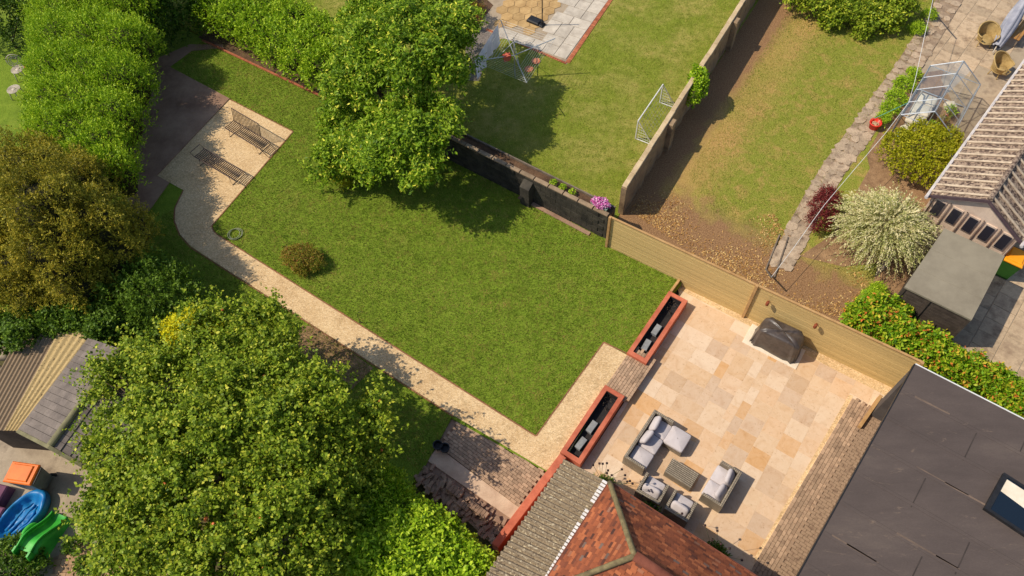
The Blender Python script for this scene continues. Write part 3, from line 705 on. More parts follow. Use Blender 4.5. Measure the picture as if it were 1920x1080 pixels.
# crazy-stone path of the dry plot
PTH = [(1793, -25), (1742, 62), (1700, 128), (1650, 196), (1610, 252), (1565, 312), (1530, 370), (1497, 430), (1462, 500)]
mb = MB(); L_ = [P(a-20, b-8, 0) for a, b in PTH]; R_ = [P(a+22, b+9, 0) for a, b in PTH]
mb.prism([(p.x, p.y) for p in L_+R_[::-1]], -.2, .006); spath = struct('stone_path', mb, surf('path_bed', srgb(120, 100, 82), srgb(170, 146, 120), 2.5, bs=16, bstr=.6, bdist=.03))
for i in range(len(PTH)-1):
    for t in np.arange(0, 1, .16):
        for s in (-.72, 0, .7):
            if random.random() < .1: continue
            c = (L_[i].lerp(L_[i+1], t)).lerp(R_[i].lerp(R_[i+1], t), .5+s*.45)
            k = random.randint(5, 7); r0 = random.uniform(.15, .25); m_ = MB()
            m_.prism([(c.x+r0*random.uniform(.75, 1.2)*math.cos(2*math.pi*q/k), c.y+r0*random.uniform(.75, 1.2)*math.sin(2*math.pi*q/k)) for q in range(k)], -.05, .018+random.uniform(0, .025))
            m_.build('stone', m_crazy, spath)
fm = {}; yo = P(1850, 640, 0); yu = Vector((math.cos(R(-38)), math.sin(R(-38)), 0)); yv = Vector((-yu.y, yu.x, 0))
YV = px((1690, 560), (1800, 560), (1900, 440), (1990, 480), (1990, 770), (1920, 720), (1790, 640)); YV2 = px((1800, 0), (1930, -40), (1930, 60), (1830, 150), (1770, 130), (1730, 110))
for i in range(-22, 22):
    for j in range(-6, 30):
        c = yo+yu*(i*.8)+yv*((j+.5*(i % 2))*.62)
        if in_poly([c.x], [c.y], YV)[0] or in_poly([c.x], [c.y], YV2)[0]:
            m_ = MB(); m_.bevbox((0, 0, 0), (.785-.02*random.random(), .605-.02*random.random(), .04), 0, .008); o = m_.build('flagstone', m_flag, bpy.data.objects['concrete_yard']); o.location = (c.x, c.y, -.035+random.uniform(-.006, .006)); o.rotation_euler = (random.uniform(-.006, .006), random.uniform(-.006, .006), R(-38)+random.uniform(-.01, .01))
# bottom-left yard of the other neighbour
LY = px((-80, 790), (150, 860), (200, 900), (180, 1000), (330, 1120), (-80, 1120))
mb = MB(); mb.prism(LY, Z0, -.02); struct('side_yard', mb, m_conc)
SE = px((100, 1045), (150, 1022), (230, 1030), (330, 1085), (330, 1120), (96, 1120))
mb = MB(); mb.prism(SE, -.2, -.01); sets = struct('sett_paving', mb, m_conc_dk)
pavers(sets, P(90, 1130, 0), Vector((1, .1, 0)).normalized(), Vector((-.1, 1, 0)).normalized(), 30, 14, .02, .23, .2, surf('buff_sett', srgb(150, 118, 86), srgb(190, 154, 116), 2, bs=26, bstr=.4, rand=.14), 'sett', keep=SE)


# ================================================================== BUILT THINGS
def lerp(a, b, t): return a+(b-a)*t
# ---- timber fence
f0, f1 = P(1138, 461, 0), P(1680, 730, ZP); f0.z = f1.z = 0
fd = (f1-f0).normalized(); fl = (f1-f0).length; fn = Vector((fd.y, -fd.x, 0)); fan = math.atan2(fd.y, fd.x)
if fn.y > 0: fn = -fn
fence = thing('timber_fence', 'pale new timber fence of horizontal boards behind the stone patio', 'fence', f0)
FT = 1.74
posts = [0.0, (P(1395, 590, ZP)-f0).dot(fd), fl]
bh = .132
for b0, b1 in zip(posts[:-1], posts[1:]):
    m_ = MB(); m_.bevbox((0, 0, 0), (b1-b0-.06, .022, bh-.008), fan, .004); me = m_.mesh('board'); me.materials.append(m_fence)
    z = FT-.03-bh/2
    while z > ZP-.02:
        o = mkobj('board', me, m_fence, fence); o.location = fd*((b0+b1)/2)+fn*random.uniform(-.003, .003)+Vector((0, 0, z)); z -= bh
for q in posts:
    m_ = MB(); m_.box((fd.x*q+fn.x*.03, fd.y*q+fn.y*.03, (FT+.03+ZP-.05)/2), (.09, .1, FT+.03-ZP+.05), fan); m_.build('post', m_post, fence)
m_ = MB(); c_ = fd*(fl/2); m_.box((c_.x, c_.y, FT), (fl, .07, .035), fan); m_.build('capping', m_post, fence)
for q in (P(1441, 565, 1.4), P(1531, 608, 1.4)):
    t = (q-f0).dot(fd); b = f0+fd*t+fn*.03; b.z = 1.28
    lp = thing('wall_lamp', 'small copper cylinder lamp fixed to the pale timber fence', 'lamp', b, 0, 'copper lamps on the fence')
    m_ = MB(); m_.lathe((fn.x*.13, fn.y*.13, -.09), [(.001, 0), (.05, 0), (.055, .01), (.055, .17), (.05, .18), (.001, .18)], 12); m_.build('shade', m_rust, lp, True)
    m_ = MB(); m_.tube([(0, 0, 0), fn*.13], .014); m_.build('bracket', m_rust, lp)
# sleepers holding the ground at the two ends of the fence
def board(name, a, b, z0, z1, w, mat, label, cat='sleeper', parent=None):
    d = b-a; c = (a+b)/2; m_ = MB(); m_.bevbox((c.x, c.y, (z0+z1)/2), (d.length, w, z1-z0), math.atan2(d.y, d.x), .008); o = m_.build(name, mat, parent)
    return tag(o, label, cat) if label else o
board('timber_sleeper', P(1258, 546, .1), P(1274, 524, .1), -.3, .12, .09, m_post, 'short timber board between terracotta planter and fence')
board('timber_sleeper', P(1612, 800, 0), P(1652, 742, 0), -.3, .05, .1, m_post, 'long timber sleeper edging the patio corner beside the flat roof')

# ---- dark block wall with raised bed
w0, w1 = P(866, 312, 0), P(1134, 448, 0); wd = (w1-w0).normalized(); wlen = (w1-w0).length; wn_ = Vector((-wd.y, wd.x, 0)); wan = math.atan2(wd.y, wd.x)
WH = 1.3; w0b = w0-wd*3.5
bw = thing('block_wall', 'dark weathered concrete block wall with a buttress along the lawn', 'wall', w0b)
m_ = MB(); cc = wd*((wlen+3.5)/2)+wn_*.11; m_.box((cc.x, cc.y, WH/2-.13), (wlen+3.5, .17, WH+.22), wan); m_.build('mortar_core', m_block, bw)
bl, bhh = .45, .215; bm_ = MB(); bm_.bevbox((0, 0, 0), (bl-.012, .1, bhh-.012), 0, .006); bme = bm_.mesh('block'); bme.materials.append(m_block)
for r in range(6):
    n_ = int((wlen+3.5)/bl)
    for i in range(n_):
        x = (i+.5)*bl+(bl/2 if r % 2 else 0)
        if x > wlen+3.5-.2: continue
        o = mkobj('block', bme, m_block, bw); o.location = wd*x+wn_*(.05+random.uniform(-.006, .006))+Vector((0, 0, bhh*(r+.5))); o.rotation_euler = (0, 0, wan)
n_ = int((wlen+3.5)/.6); cm = MB(); cm.bevbox((0, 0, 0), (.59, .17, .05), 0, .01); cme = cm.mesh('coping_stone'); cme.materials.append(m_wcope)
for i in range(n_):
    o = mkobj('coping_stone', cme, m_wcope, bw); o.location = wd*((i+.5)*(wlen+3.5)/n_)+wn_*.09+Vector((0, 0, WH+.035)); o.rotation_euler = (0, 0, wan)
bx = (P(990, 378, 0)-w0b).dot(wd)
m_ = MB(); a = [wd*(bx-.2)-wn_*.3, wd*(bx+.2)-wn_*.3, wd*(bx+.2)+wn_*.02, wd*(bx-.2)+wn_*.02]
m_.hexa([(p.x, p.y, -.1) for p in a], [(a[0].x, a[0].y, 1.0), (a[1].x, a[1].y, 1.0), (a[2].x, a[2].y, 1.18), (a[3].x, a[3].y, 1.18)]); m_.build('buttress', m_block, bw)
m_ = MB(); c = wd*((wlen+3.5)/2)+wn_*.36; m_.box((c.x, c.y, WH/2-.1), (wlen+3.5, .34, WH+.02), wan); m_.build('bed_soil', m_soil, bw)
m_ = MB(); c = wd*((wlen+3.5)/2)+wn_*.56; m_.box((c.x, c.y, WH/2-.05), (wlen+3.5, .05, WH+.1), wan); m_.build('bed_rail', m_oldwood, bw)
board('plinth', P(975, 367, 0)-wn_*.08, P(1108, 437, 0)-wn_*.08, -.05, .05, .16, m_conc_dk, 'low concrete plinth at the foot of the dark block wall', 'plinth')
# flower trough on the bed
tp = P(1126, 386, 1.3)
tr = thing('flower_trough', 'pale green trough of pink flowers at the corner of the walls', 'planter', (tp.x, tp.y, 1.22), wan)
m_ = MB(); m_.hexa([(-.27, -.12, 0), (.27, -.12, 0), (.27, .12, 0), (-.27, .12, 0)], [(-.33, -.16, .22), (.33, -.16, .22), (.33, .16, .22), (-.33, .16, .22)]); m_.build('trough', surf('sage_plastic', srgb(120, 140, 122), srgb(150, 168, 150), 4, bs=30, bstr=.1), tr)
crown('flowers', tr, [((0, 0, .22), (.34, .2, .16))], 420, .05, 3, .06, .05, L_pink, zmin=-1, seed=3)
for k, (a, b) in enumerate(((1055, 353), (1073, 362), (1038, 344))):
    q = P(a, b, 1.28); t = thing('bedding_plant', 'little green seedling in the raised bed on the block wall', 'plant', q, 0, 'seedlings in the raised bed')
    crown('leaves', t, [((0, 0, .06), (.12, .12, .08))], 60, .06, 4, .06, .03, L_hedge, zmin=-1, seed=20+k)

# ---- stone wall between the two neighbour gardens
s0, s1 = P(1168, 402, 0), P(1432, -22, 0); sdv = (s1-s0).normalized(); sl = (s1-s0).length; sn = Vector((-sdv.y, sdv.x, 0)); san = math.atan2(sdv.y, sdv.x)
SH = 1.5
sw = thing('stone_wall', 'tall old rendered garden wall with pale coping between the two back lawns', 'wall', s0)
m_ = MB(); rows = []
for off, (za, zb) in ((0, (-.1, SH)), (.2, (SH, -.1))):
    for z in ((za, zb)):
        rows.append([tuple(sdv*(sl*i/60)+sn*(off+.025*math.sin(i*1.7)+random.uniform(-.012, .012))+Vector((0, 0, z))) for i in range(61)])
m_.grid(rows)
for e_ in (0, sl): c = sdv*e_+sn*.1; m_.box((c.x, c.y, SH/2-.06), (.06, .2, SH+.08), san)
m_.build('render_face', m_stone, sw)
n_ = int(sl/.7); cm = MB(); cm.bevbox((0, 0, 0), (sl/n_-.012, .19, .06), 0, .015); cme = cm.mesh('coping_stone'); cme.materials.append(m_cope)
for i in range(n_):
    o = mkobj('coping_stone', cme, m_cope, sw); o.location = sdv*((i+.5)*sl/n_)+sn*(.1+random.uniform(-.01, .01))+Vector((0, 0, SH+.035+random.uniform(-.008, .008))); o.rotation_euler = (random.uniform(-.02, .02), random.uniform(-.01, .01), san+random.uniform(-.015, .015))
for q in ((1247, 277), (1372, 92)):
    t = (P(*q, 0)-s0).dot(sdv); m_ = MB(); c = sdv*t-sn*.06; m_.bevbox((c.x, c.y, SH/2-.05), (.38, .3, SH+.06), san, .02); m_.build('pier', m_stone, sw)
iv = P(1307, 165, .9); t = tree('ivy', 'clump of green ivy hanging over the old stone wall', 'plant', iv, [((iv.x, iv.y, 1.2), (.35, .75, .5)), ((iv.x-.25, iv.y-.5, 1.0), (.3, .5, .5))], 900, .1, 4, .09, .07, L_hedge, tr=0, seed=5, part='foliage')

# ---- terracotta planters with grey blocks inside
def planter(corners, z1, label, where):
    a, b, c, d = [P(*q, z1) for q in corners]
    ctr = (a+b+c+d)/4; long_ = ((d-a)+(c-b))/2; ln = long_.length; wd_ = ((b-a).length+(c-d).length)/2; an = math.atan2(long_.y, long_.x)
    t = thing('planter', label, 'planter', (ctr.x, ctr.y, ZP), an, 'terracotta planters'); h = z1-ZP; w = .15
    m_ = MB()
    o_ = [(-ln/2, -wd_/2), (ln/2, -wd_/2), (ln/2, wd_/2), (-ln/2, wd_/2)]; i_ = [(-ln/2+w, -wd_/2+w), (ln/2-w, -wd_/2+w), (ln/2-w, wd_/2-w), (-ln/2+w, wd_/2-w)]
    vs = [(x, y, -.02) for x, y in o_]+[(x, y, h-.012) for x, y in o_]+[(x*.995, y*.985, h) for x, y in o_]+[(x, y, h) for x, y in i_]+[(x, y, h-.38) for x, y in i_]
    fs = []
    for r in range(4):
        for i in range(4): j = (i+1) % 4; fs.append((r*4+i, r*4+j, r*4+4+j, r*4+4+i))
    m_.add(vs, fs); m_.build('body', m_redpaint, t)
    m_ = MB(); m_.box((0, 0, h-.33), (ln-2*w-.01, wd_-2*w-.01, .1)); 
    for s in (-1, 1): m_.box((0, s*(wd_/2-w-.012), h-.2), (ln-2*w-.02, .012, .34)); m_.box((s*(ln/2-w-.012), 0, h-.2), (.012, wd_-2*w-.04, .34))
    m_.build('lining', m_inner, t)
    for k, x in enumerate((.02, .26)):
        bk = MB(); bk.bevbox((0, 0, .07), (.42, .2, .14), 0, .01); p = ctr+Vector((math.cos(an), math.sin(an), 0))*(x*ln)
        o = bk.build('grey_block', m_boxgrey); o.location = (p.x, p.y, ZP+h-.279); o.rotation_euler = (0, 0, an+random.uniform(-.12, .12))
        tag(o, ('pale grey block in the middle of the planter ' if k == 0 else 'pale grey block towards the end, past the middle block, of the planter ')+where, 'block')
    f_ = MB(); rg = random.Random(4)
    for k in range(14):
        x = -ln*.36+rg.uniform(-.25, .25); y = rg.uniform(-.12, .12); f_.tube([(x, y, h-.29), (x+rg.uniform(-.2, .2), y+rg.uniform(-.1, .1), h-.1)], .008, 4)
    f_.build('dead_stems', m_bark, t)
PZ = .17
planter(((1254.6, 543.8), (1290, 564.6), (1211.8, 681), (1175.5, 662)), PZ, 'empty terracotta painted planter wall between the lawn and the fence corner', 'by the fence')
planter(((1134, 721), (1172.4, 742.4), (1088, 870), (1050, 849)), PZ, 'empty terracotta painted planter wall beside the corrugated roof', 'by the lean-to')
# terracotta wall along the lean-to
ra, rb = P(1056, 855, .25), P(928, 1024, .25)
d = rb-ra; m_ = MB(); c = (ra+rb)/2; m_.bevbox((c.x, c.y, (.3+Z0)/2), (d.length, .24, .3-Z0), math.atan2(d.y, d.x), .015)
tag(m_.build('low_wall', m_redpaint), 'low terracotta painted wall beside the lean-to and brick terrace', 'wall')

# ---- rattan furniture
def frame4(a, b, c, d, z):
    """four photo points of a top rectangle at height z: a->b is the local x edge, a->d the local y edge"""
    a, b, c, d = [P(*q, z) for q in (a, b, c, d)]; ctr = (a+b+c+d)/4; ex = ((b-a)+(c-d))/2; ey = ((d-a)+(c-b))/2
    return ctr, ex.length, ey.length, math.atan2(ex.y, ex.x)
def sofa(name, label, cat, corners, h, seats, arms, pillows, group=None, back_t=.1, arm_t=.09):
    # local: x along the back, y from the back (-) to the front (+)
    ctr, lx, ly, an = frame4(*corners, ZP+h)
    t = thing(name, label, cat, (ctr.x, ctr.y, ZP), an, group)
    m_ = MB(); m_.bevbox((0, -ly/2+back_t/2, h/2+.02), (lx, back_t, h-.04), 0, .015); m_.build('backrest', m_rattan, t)
    for s in arms:
        m_ = MB(); m_.bevbox((s*(lx/2-arm_t/2), back_t/2+.001, h/2+.015), (arm_t, ly-back_t-.002, h-.03), 0, .015); m_.build('armrest', m_rattan, t)
    x0 = -lx/2+(arm_t if -1 in arms else 0); x1 = lx/2-(arm_t if 1 in arms else 0)
    m_ = MB(); m_.box(((x0+x1)/2, back_t/2, .17), (x1-x0-.004, ly-back_t-.01, .26)); m_.build('base', m_rattan, t)
    w = (x1-x0)/seats
    for i in range(seats):
        m_ = MB(); cushion(m_, (x0+(i+.5)*w, back_t/2+.02, .36), (w-.004, ly-back_t+.03, .15), puff=.1, sq=.18); m_.build('seat_cushion', m_cush, t, True)
    for (i, sh, rot_, lean) in pillows:
        m_ = MB(); pw = min(w*.94, .62); cushion(m_, (x0+(i+.5)*w+sh, -ly/2+back_t+.13, .57), (pw, .46, .17), rot=rot_, puff=.45, tilt=Matrix.Rotation(R(lean), 3, 'X')); m_.build('back_pillow', m_cush, t, True)
    for sx in (-1, 1):
        for sy in (-1, 1): m_ = MB(); m_.box((sx*(lx/2-.06), sy*(ly/2-.06), .02), (.05, .05, .04)); m_.build('foot', m_black, t)
    return t
# three seater: back on the left
sofa('rattan_sofa', 'long grey rattan sofa with three seat cushions and two loose pillows', 'sofa', ((1227.8, 766.7), (1168.9, 856.7), (1207.8, 879), (1264.4, 790)), .64, 3, (-1, 1), [(0, .02, .1, 62), (1, -.02, -.12, 60)])
sofa('rattan_loveseat', 'two seat grey rattan sofa facing the coffee table', 'sofa', ((1355, 951), (1392.5, 885.8), (1354, 862.5), (1316, 927.5)), .64, 2, (-1, 1), [(0, .02, -.08, 62), (1, .02, .12, 66)])
sofa('rattan_armchair', 'grey rattan armchair between the long sofa and its twin armchair', 'armchair', ((1191.7, 919), (1235, 947), (1256.7, 910), (1213, 885)), .64, 1, (-1, 1), [(0, 0, .05, 64)], 'rattan armchairs')
sofa('rattan_armchair', 'grey rattan armchair beside the two seat sofa near the tiled roof', 'armchair', ((1244.5, 952), (1288, 980), (1310, 943), (1266.7, 917.5)), .64, 1, (-1, 1), [(0, 0, -.04, 64)], 'rattan armchairs')
ctr, lx, ly, an = frame4((1242, 825.6), (1277, 850), (1299, 816.7), (1263, 797.8), ZP+.4)
t = thing('footstool', 'square rattan footstool with grey cushion beside the long sofa', 'footstool', (ctr.x, ctr.y, ZP), an)
m_ = MB(); m_.box((0, 0, .15), (lx-.02, ly-.02, .26)); m_.build('base', m_rattan, t)
m_ = MB(); cushion(m_, (0, 0, .35), (lx+.01, ly+.01, .16), puff=.09, sq=.16); m_.build('seat_cushion', m_cush, t, True)
for sx in (-1, 1):
    for sy in (-1, 1): m_ = MB(); m_.box((sx*(lx/2-.06), sy*(ly/2-.06), .011), (.05, .05, .022)); m_.build('foot', m_black, t)
ctr, lx, ly, an = frame4((1246.7, 884), (1295, 914), (1310.8, 889.2), (1261.7, 858.3), ZP+.4)
t = thing('coffee_table', 'low rattan coffee table with woven slatted top', 'table', (ctr.x, ctr.y, ZP), an)
m_ = MB(); m_.box((0, 0, .19), (lx, ly, .36)); m_.build('base', m_rattan, t)
ns = 9
for i in range(ns):
    m_ = MB(); m_.bevbox((0, -ly/2+(i+.5)*ly/ns, .39), (lx+.01, ly/ns-.012, .03), 0, .006); m_.build('slat', m_rattan, t)

# ---- covered barbecue on a pale slab
ctr, lx, ly, an = frame4((1393, 636), (1498, 690), (1530, 650), (1428, 600), ZP)
m_ = MB(); m_.bevbox((0, 0, .012), (lx*.97, ly*.8, .025), 0, .006); o = m_.build('base_slab', surf('cream_slab', srgb(214, 196, 172), srgb(230, 214, 190), 2, bs=30, bstr=.2)); o.location = (ctr.x-.22, ctr.y-.12, ZP); o.rotation_euler = (0, 0, an)
tag(o, 'pale rectangular slab under the covered barbecue', 'slab')
b0 = P(1449, 652, ZP)
t = thing('covered_barbecue', 'barbecue under a creased black waterproof cover by the fence', 'barbecue', (b0.x+.08, b0.y+.06, ZP+.025), an)
rows = []; NS = 144
prof = [(1.06, 0.0), (1.04, .1), (1.02, .22), (1.0, .36), (.985, .5), (.97, .64), (.955, .78), (.94, .9), (.925, .97), (.88, 1.0), (.7, 1.02), (.45, 1.03), (.2, 1.035), (.001, 1.035)]
for r_, z_ in prof:
    row = []
    for k in range(NS+1):
        th = 2*math.pi*k/NS; c_, s_ = math.cos(th), math.sin(th)
        ex = 2/9; X = math.copysign(abs(c_)**ex, c_)*.76; Y = math.copysign(abs(s_)**ex, s_)*.36
        low = max(0, 1-z_/1.0)
        fold = (.05*math.sin(th*9+1.3*math.sin(2*th))+.04*math.sin(th*17+2+z_*3))*low**.7
        if s_ < -.2: fold += .09*math.sin(4.2*z_*2-abs(X-.1)*4.5)*low*(1-abs(X))+.03*math.sin(X*22)*low
        sho = max(0, (abs(X*r_)-.52)/.28)                     # side shelves sit lower than the lid
        zz = z_*(1-.17*min(1, sho)**.6)+(.012*math.sin(X*11+Y*7)+.01*math.sin(X*5-Y*19))*(z_ > .3)
        wy = 1-.16*min(1, sho)
        row.append((X*r_*(1+fold*.35), Y*r_*wy*(1+fold*1.1), max(.0, zz)))
    rows.append(row)
m_ = MB(); m_.grid(rows); m_.build('cover', m_cover, t, True)
m_ = MB(); m_.box((0, 0, .4), (1.2, .42, .78)); m_.build('cabinet', m_black, t)

# ---- sun loungers on the gravel pad
def slat_seat(name, label, corners, z, back):
    """corners: photo points of the seat, a->b one long edge, a->d the short edge; hoops at both ends"""
    ctr, lx, ly, an = frame4(*corners, z)
    t = thing(name, label, 'sun lounger', (ctr.x, ctr.y, .014), an); h = z-.014; n = int(lx/.088)
    for s_ in (-1, 1):
        m_ = MB(); m_.tube([(-lx/2, s_*ly/2, h), (lx/2, s_*ly/2, h)], .02, 6); m_.build('side_rail', m_bronze, t)
    me = None
    for i in range(n+1):
        m_ = MB(); x = -lx/2+lx*i/n; m_.tube([(x, -ly/2, h), (x, 0, h-.03), (x, ly/2, h)], .02, 5); m_.build('slat', m_bronze, t)
    for s_ in (-1, 1):
        x = s_*(lx/2-.28); m_ = MB(); m_.tube([(x, -ly/2, h), (x+s_*.1, -ly/2-.06, .014), (x+s_*.1, ly/2+.06, .014), (x, ly/2, h)], .015, 6); m_.build('leg_hoop', m_bronze, t)
    if back:
        x0, x1 = -lx/2+.02, lx*.27; bh_ = .58
        for i in range(19):
            x = x0+(x1-x0)*i/18; m_ = MB(); m_.tube([(x, ly/2, h), (x, ly/2+.14, h+bh_)], .014, 5); m_.build('back_bar', m_bronze, t)
        m_ = MB(); m_.tube([(x0, ly/2, h), (x0, ly/2+.14, h+bh_), (x1, ly/2+.14, h+bh_), (x1, ly/2, h)], .02, 6); m_.build('back_frame', m_bronze, t)
        m_ = MB(); m_.tube([(lx/2-.04, -ly/2, h), (lx/2+.3, -ly/2+.04, .03), (lx/2+.3, ly/2-.04, .03), (lx/2-.04, ly/2, h)], .014, 6); m_.build('end_hoop', m_bronze, t)
    else:
        for s_ in (-1, 1):
            m_ = MB(); m_.tube([(s_*lx/2, -ly/2, h), (s_*(lx/2+.2), -ly/2, h+(.12 if s_ < 0 else -.14)), (s_*(lx/2+.2), ly/2, h+(.12 if s_ < 0 else -.14)), (s_*lx/2, ly/2, h)], .016, 6); m_.build('end_hoop', m_bronze, t)
slat_seat('sun_lounger', 'flat slatted bronze metal lounger lying nearer the path bend', ((363.6, 293.3), (442, 339), (452, 319), (384, 279)), .4, False)
slat_seat('sun_lounger', 'slatted bronze metal daybed with a barred backrest along one side', ((421.8, 239.8), (489, 280), (503, 264), (437.6, 225.6)), .4, True)

# ---- small things on the lawn and path
q = P(441, 440, 0); m_ = MB()
for k, (r_, dx) in enumerate(((.26, 0), (.25, .05), (.23, -.03))):
    m_.tube([(q.x+dx+r_*math.cos(a_*math.pi/12), q.y+dx*.4+r_*math.sin(a_*math.pi/12), .03+k*.02) for a_ in range(25)], .012, 5, cap=False)
tag(m_.build('hose_ring', surf('grey_hose', srgb(120, 128, 100), srgb(150, 154, 126), 5, bs=30, bstr=.1), smooth=True), 'small coil of pale hose lying on the lawn by the path bend', 'hose')
q = P(676, 605, 0); t = thing('garden_hook', 'thin dark garden hook standing at the edge of the gravel path', 'hook', q)
m_ = MB(); m_.tube([(0, 0, 0), (0, 0, .55), (.05, .03, .66), (.14, .05, .68), (.2, .06, .62)], .011, 5); m_.build('rod', m_black, t)
m_ = MB(); m_.box((0, 0, .01), (.1, .03, .02)); m_.build('spike_plate', m_black, t)
for k, (a, b) in enumerate(((822, 838), (835, 843))):
    q = P(a, b, 0); o = MB(); o.lathe((0, 0, 0), [(.11, 0), (.14, .2), (.16, .2), (.16, .24), (.13, .24), (.11, .1), (.001, .1)], 14); o = o.build('plant_pot', m_black); o.location = (q.x, q.y, -.03)
    tag(o, ('empty black plant pot right at the grassy corner of the brick terrace', 'empty black plant pot on the concrete strip beside another pot')[k], 'pot')
# loose bricks
rg = random.Random(21); bm1 = MB(); bm1.bevbox((0, 0, 0), (.215, .1, .065), 0, .006); bme = bm1.mesh('loose_brick'); bme.materials.append(m_brick)
A, B = P(800, 872, 0), P(950, 985, 0); dd = (B-A).normalized(); nn = Vector((dd.y, -dd.x, 0)); LL = (B-A).length
def loose(p, z, rz, tilt=(0, 0), lab='loose brown brick in the untidy pile on the terrace', grp='loose bricks piled on the terrace'):
    o = mkobj('loose_brick', bme, m_brick); o.location = (p.x, p.y, z); o.rotation_euler = (tilt[0], tilt[1], rz); tag(o, lab, 'brick', grp)
an0 = math.atan2(dd.y, dd.x)
for k in range(170):
    s = rg.random(); w_ = rg.uniform(-.05, .62); p = A+dd*(s*LL)+nn*w_
    lay = rg.choice((0, 0, 1)); loose(p, -.04+.07*lay+rg.uniform(0, .012), an0+math.pi/2+rg.choice((0, 0, .2, -.3, 1.5, .7))+rg.uniform(-.25, .25), (rg.uniform(-.12, .12), rg.uniform(-.15, .15)))
for s_, w_, n_, m2 in ((.33, .14, 5, 3), (.62, .16, 6, 3), (.5, .3, 4, 2)):
    for i in range(n_):
        for j in range(m2): loose(A+dd*(s_*LL+i*.108)+nn*(w_+.0), .03+.067*j, an0+math.pi/2+rg.uniform(-.04, .04), lab='brown brick in one of the neat stacks standing in the brick pile', grp='bricks stacked neatly in the pile')

# ================================================================== ROOFS AND SHEDS
# ---- flat roofed extension on the right
RZ = 2.75
c0 = P(1716, 683, RZ); ce = P(1497, 1080, RZ); cr_ = P(1930, 792, RZ)
dv = (ce-c0).normalized(); du = (cr_-c0).normalized()
ext = thing('flat_roof_extension', 'house extension with a black felt flat roof and skylight', 'building', (c0.x, c0.y, ZP))
def rel(p): return Vector((p.x-c0.x, p.y-c0.y, p.z-ZP))
a = [c0, c0+dv*13, c0+dv*13+du*14, c0+du*14]
m_ = MB(); m_.hexa([tuple(rel(p)-Vector((0, 0, .2))) for p in a], [tuple(rel(p)) for p in a]); rf = m_.build('roof', m_felt, ext)
lap = MB()
for k in range(1, 14):                                    # felt laps, each a thin sheet
    s = k*.98
    p0 = c0+dv*s+du*.05; p1 = c0+dv*(s+.02)+du*13.8
    q_ = [p0, p0+dv*.09, p1+dv*.09, p1]
    m_ = MB(); m_.hexa([tuple(rel(p)-Vector((0, 0, .002))) for p in q_], [tuple(rel(p)+Vector((0, 0, .007))) for p in q_]); m_.build('felt_lap', m_felt, rf)
    q_ = [p0-dv*.008, p0, p1, p1-dv*.008]; m_ = MB(); m_.hexa([tuple(rel(p)-Vector((0, 0, .002))) for p in q_], [tuple(rel(p)+Vector((0, 0, .005))) for p in q_]); m_.build('felt_seam', m_seam, rf)
rw = random.Random(5)
for k in range(1, 9):
    for _ in range(3):
        p0 = c0+dv*(k*.98-.03)+du*rw.uniform(.2, 6.5); L0 = rw.uniform(.4, 1.6); w0_ = rw.uniform(.03, .07); q_ = [p0, p0+dv*w0_, p0+dv*w0_*.6+du*L0, p0+du*L0]
        m_ = MB(); m_.hexa([tuple(rel(p)-Vector((0, 0, .002))) for p in q_], [tuple(rel(p)+Vector((0, 0, .0095))) for p in q_]); m_.build('worn_seam', m_lap, rf)
for s0_, u0 in ((.1, 3.2), (1.1, 2.1), (1.1, 4.6), (2.1, 3.4), (3.1, 1.5), (3.1, 4.4), (4.1, 3.0), (5.1, 2.2)):
    p0 = c0+dv*s0_+du*u0; q_ = [p0, p0+dv*.96, p0+dv*.96+du*.03, p0+du*.03]
    m_ = MB(); m_.hexa([tuple(rel(p)-Vector((0, 0, .002))) for p in q_], [tuple(rel(p)+Vector((0, 0, .005))) for p in q_]); m_.build('felt_lap', m_seam, rf)
m_ = MB(); q_ = [c0-du*.0+dv*0, c0+du*14, c0+du*14-dv*.035, c0-dv*.035]
m_.hexa([tuple(rel(p)-Vector((0, 0, .16))) for p in q_], [tuple(rel(p)+Vector((0, 0, .012))) for p in q_]); m_.build('edge_trim', m_white, ext)
m_ = MB(); q_ = [c0, c0+dv*13, c0+dv*13-du*.03, c0-du*.03]
m_.hexa([tuple(rel(p)-Vector((0, 0, .16))) for p in q_], [tuple(rel(p)+Vector((0, 0, .01))) for p in q_]); m_.build('edge_trim', m_black, ext)
q_ = [c0, c0+dv*.5, c0+dv*.5+du*.4, c0+du*.4]                    # corner pier
m_ = MB(); m_.hexa([tuple(rel(p)*1)[:2]+(0,) for p in q_], [tuple(rel(p))[:2]+(RZ-ZP-.2,) for p in q_]); m_.build('corner_pier', m_darkwall, ext)
q_ = [c0+du*.75+dv*.5, c0+du*.75+dv*13, c0+du*14+dv*13, c0+du*14+dv*.1, c0+du*.75+dv*.1]
m_ = MB(); m_.prism([tuple(rel(p))[:2] for p in q_], 0, RZ-ZP-.2); m_.build('wall', m_darkwall, ext)
for k in range(6):                                       # glazed doors under the overhang
    p = c0+du*.72+dv*(1.2+k*1.0); m_ = MB(); q_ = [p, p+dv*.94, p+dv*.94+du*.05, p+du*.05]
    m_.hexa([tuple(rel(r_))[:2]+(.25,) for r_ in q_], [tuple(rel(r_))[:2]+(2.3,) for r_ in q_]); m_.build('glazed_door', m_pane, ext)
sk = P(1846, 953, RZ); sa = [P(1883, 886, RZ+.12), P(1846, 953, RZ+.12)]
sd1 = (sa[1]-sa[0]); su1 = Vector((-sd1.y, sd1.x, 0)).normalized()
if su1.x < 0: su1 = -su1
k4 = [sa[0], sa[1], sa[1]+su1*2.0, sa[0]+su1*2.0]; ctr = sum(k4, Vector())/4
m_ = MB()
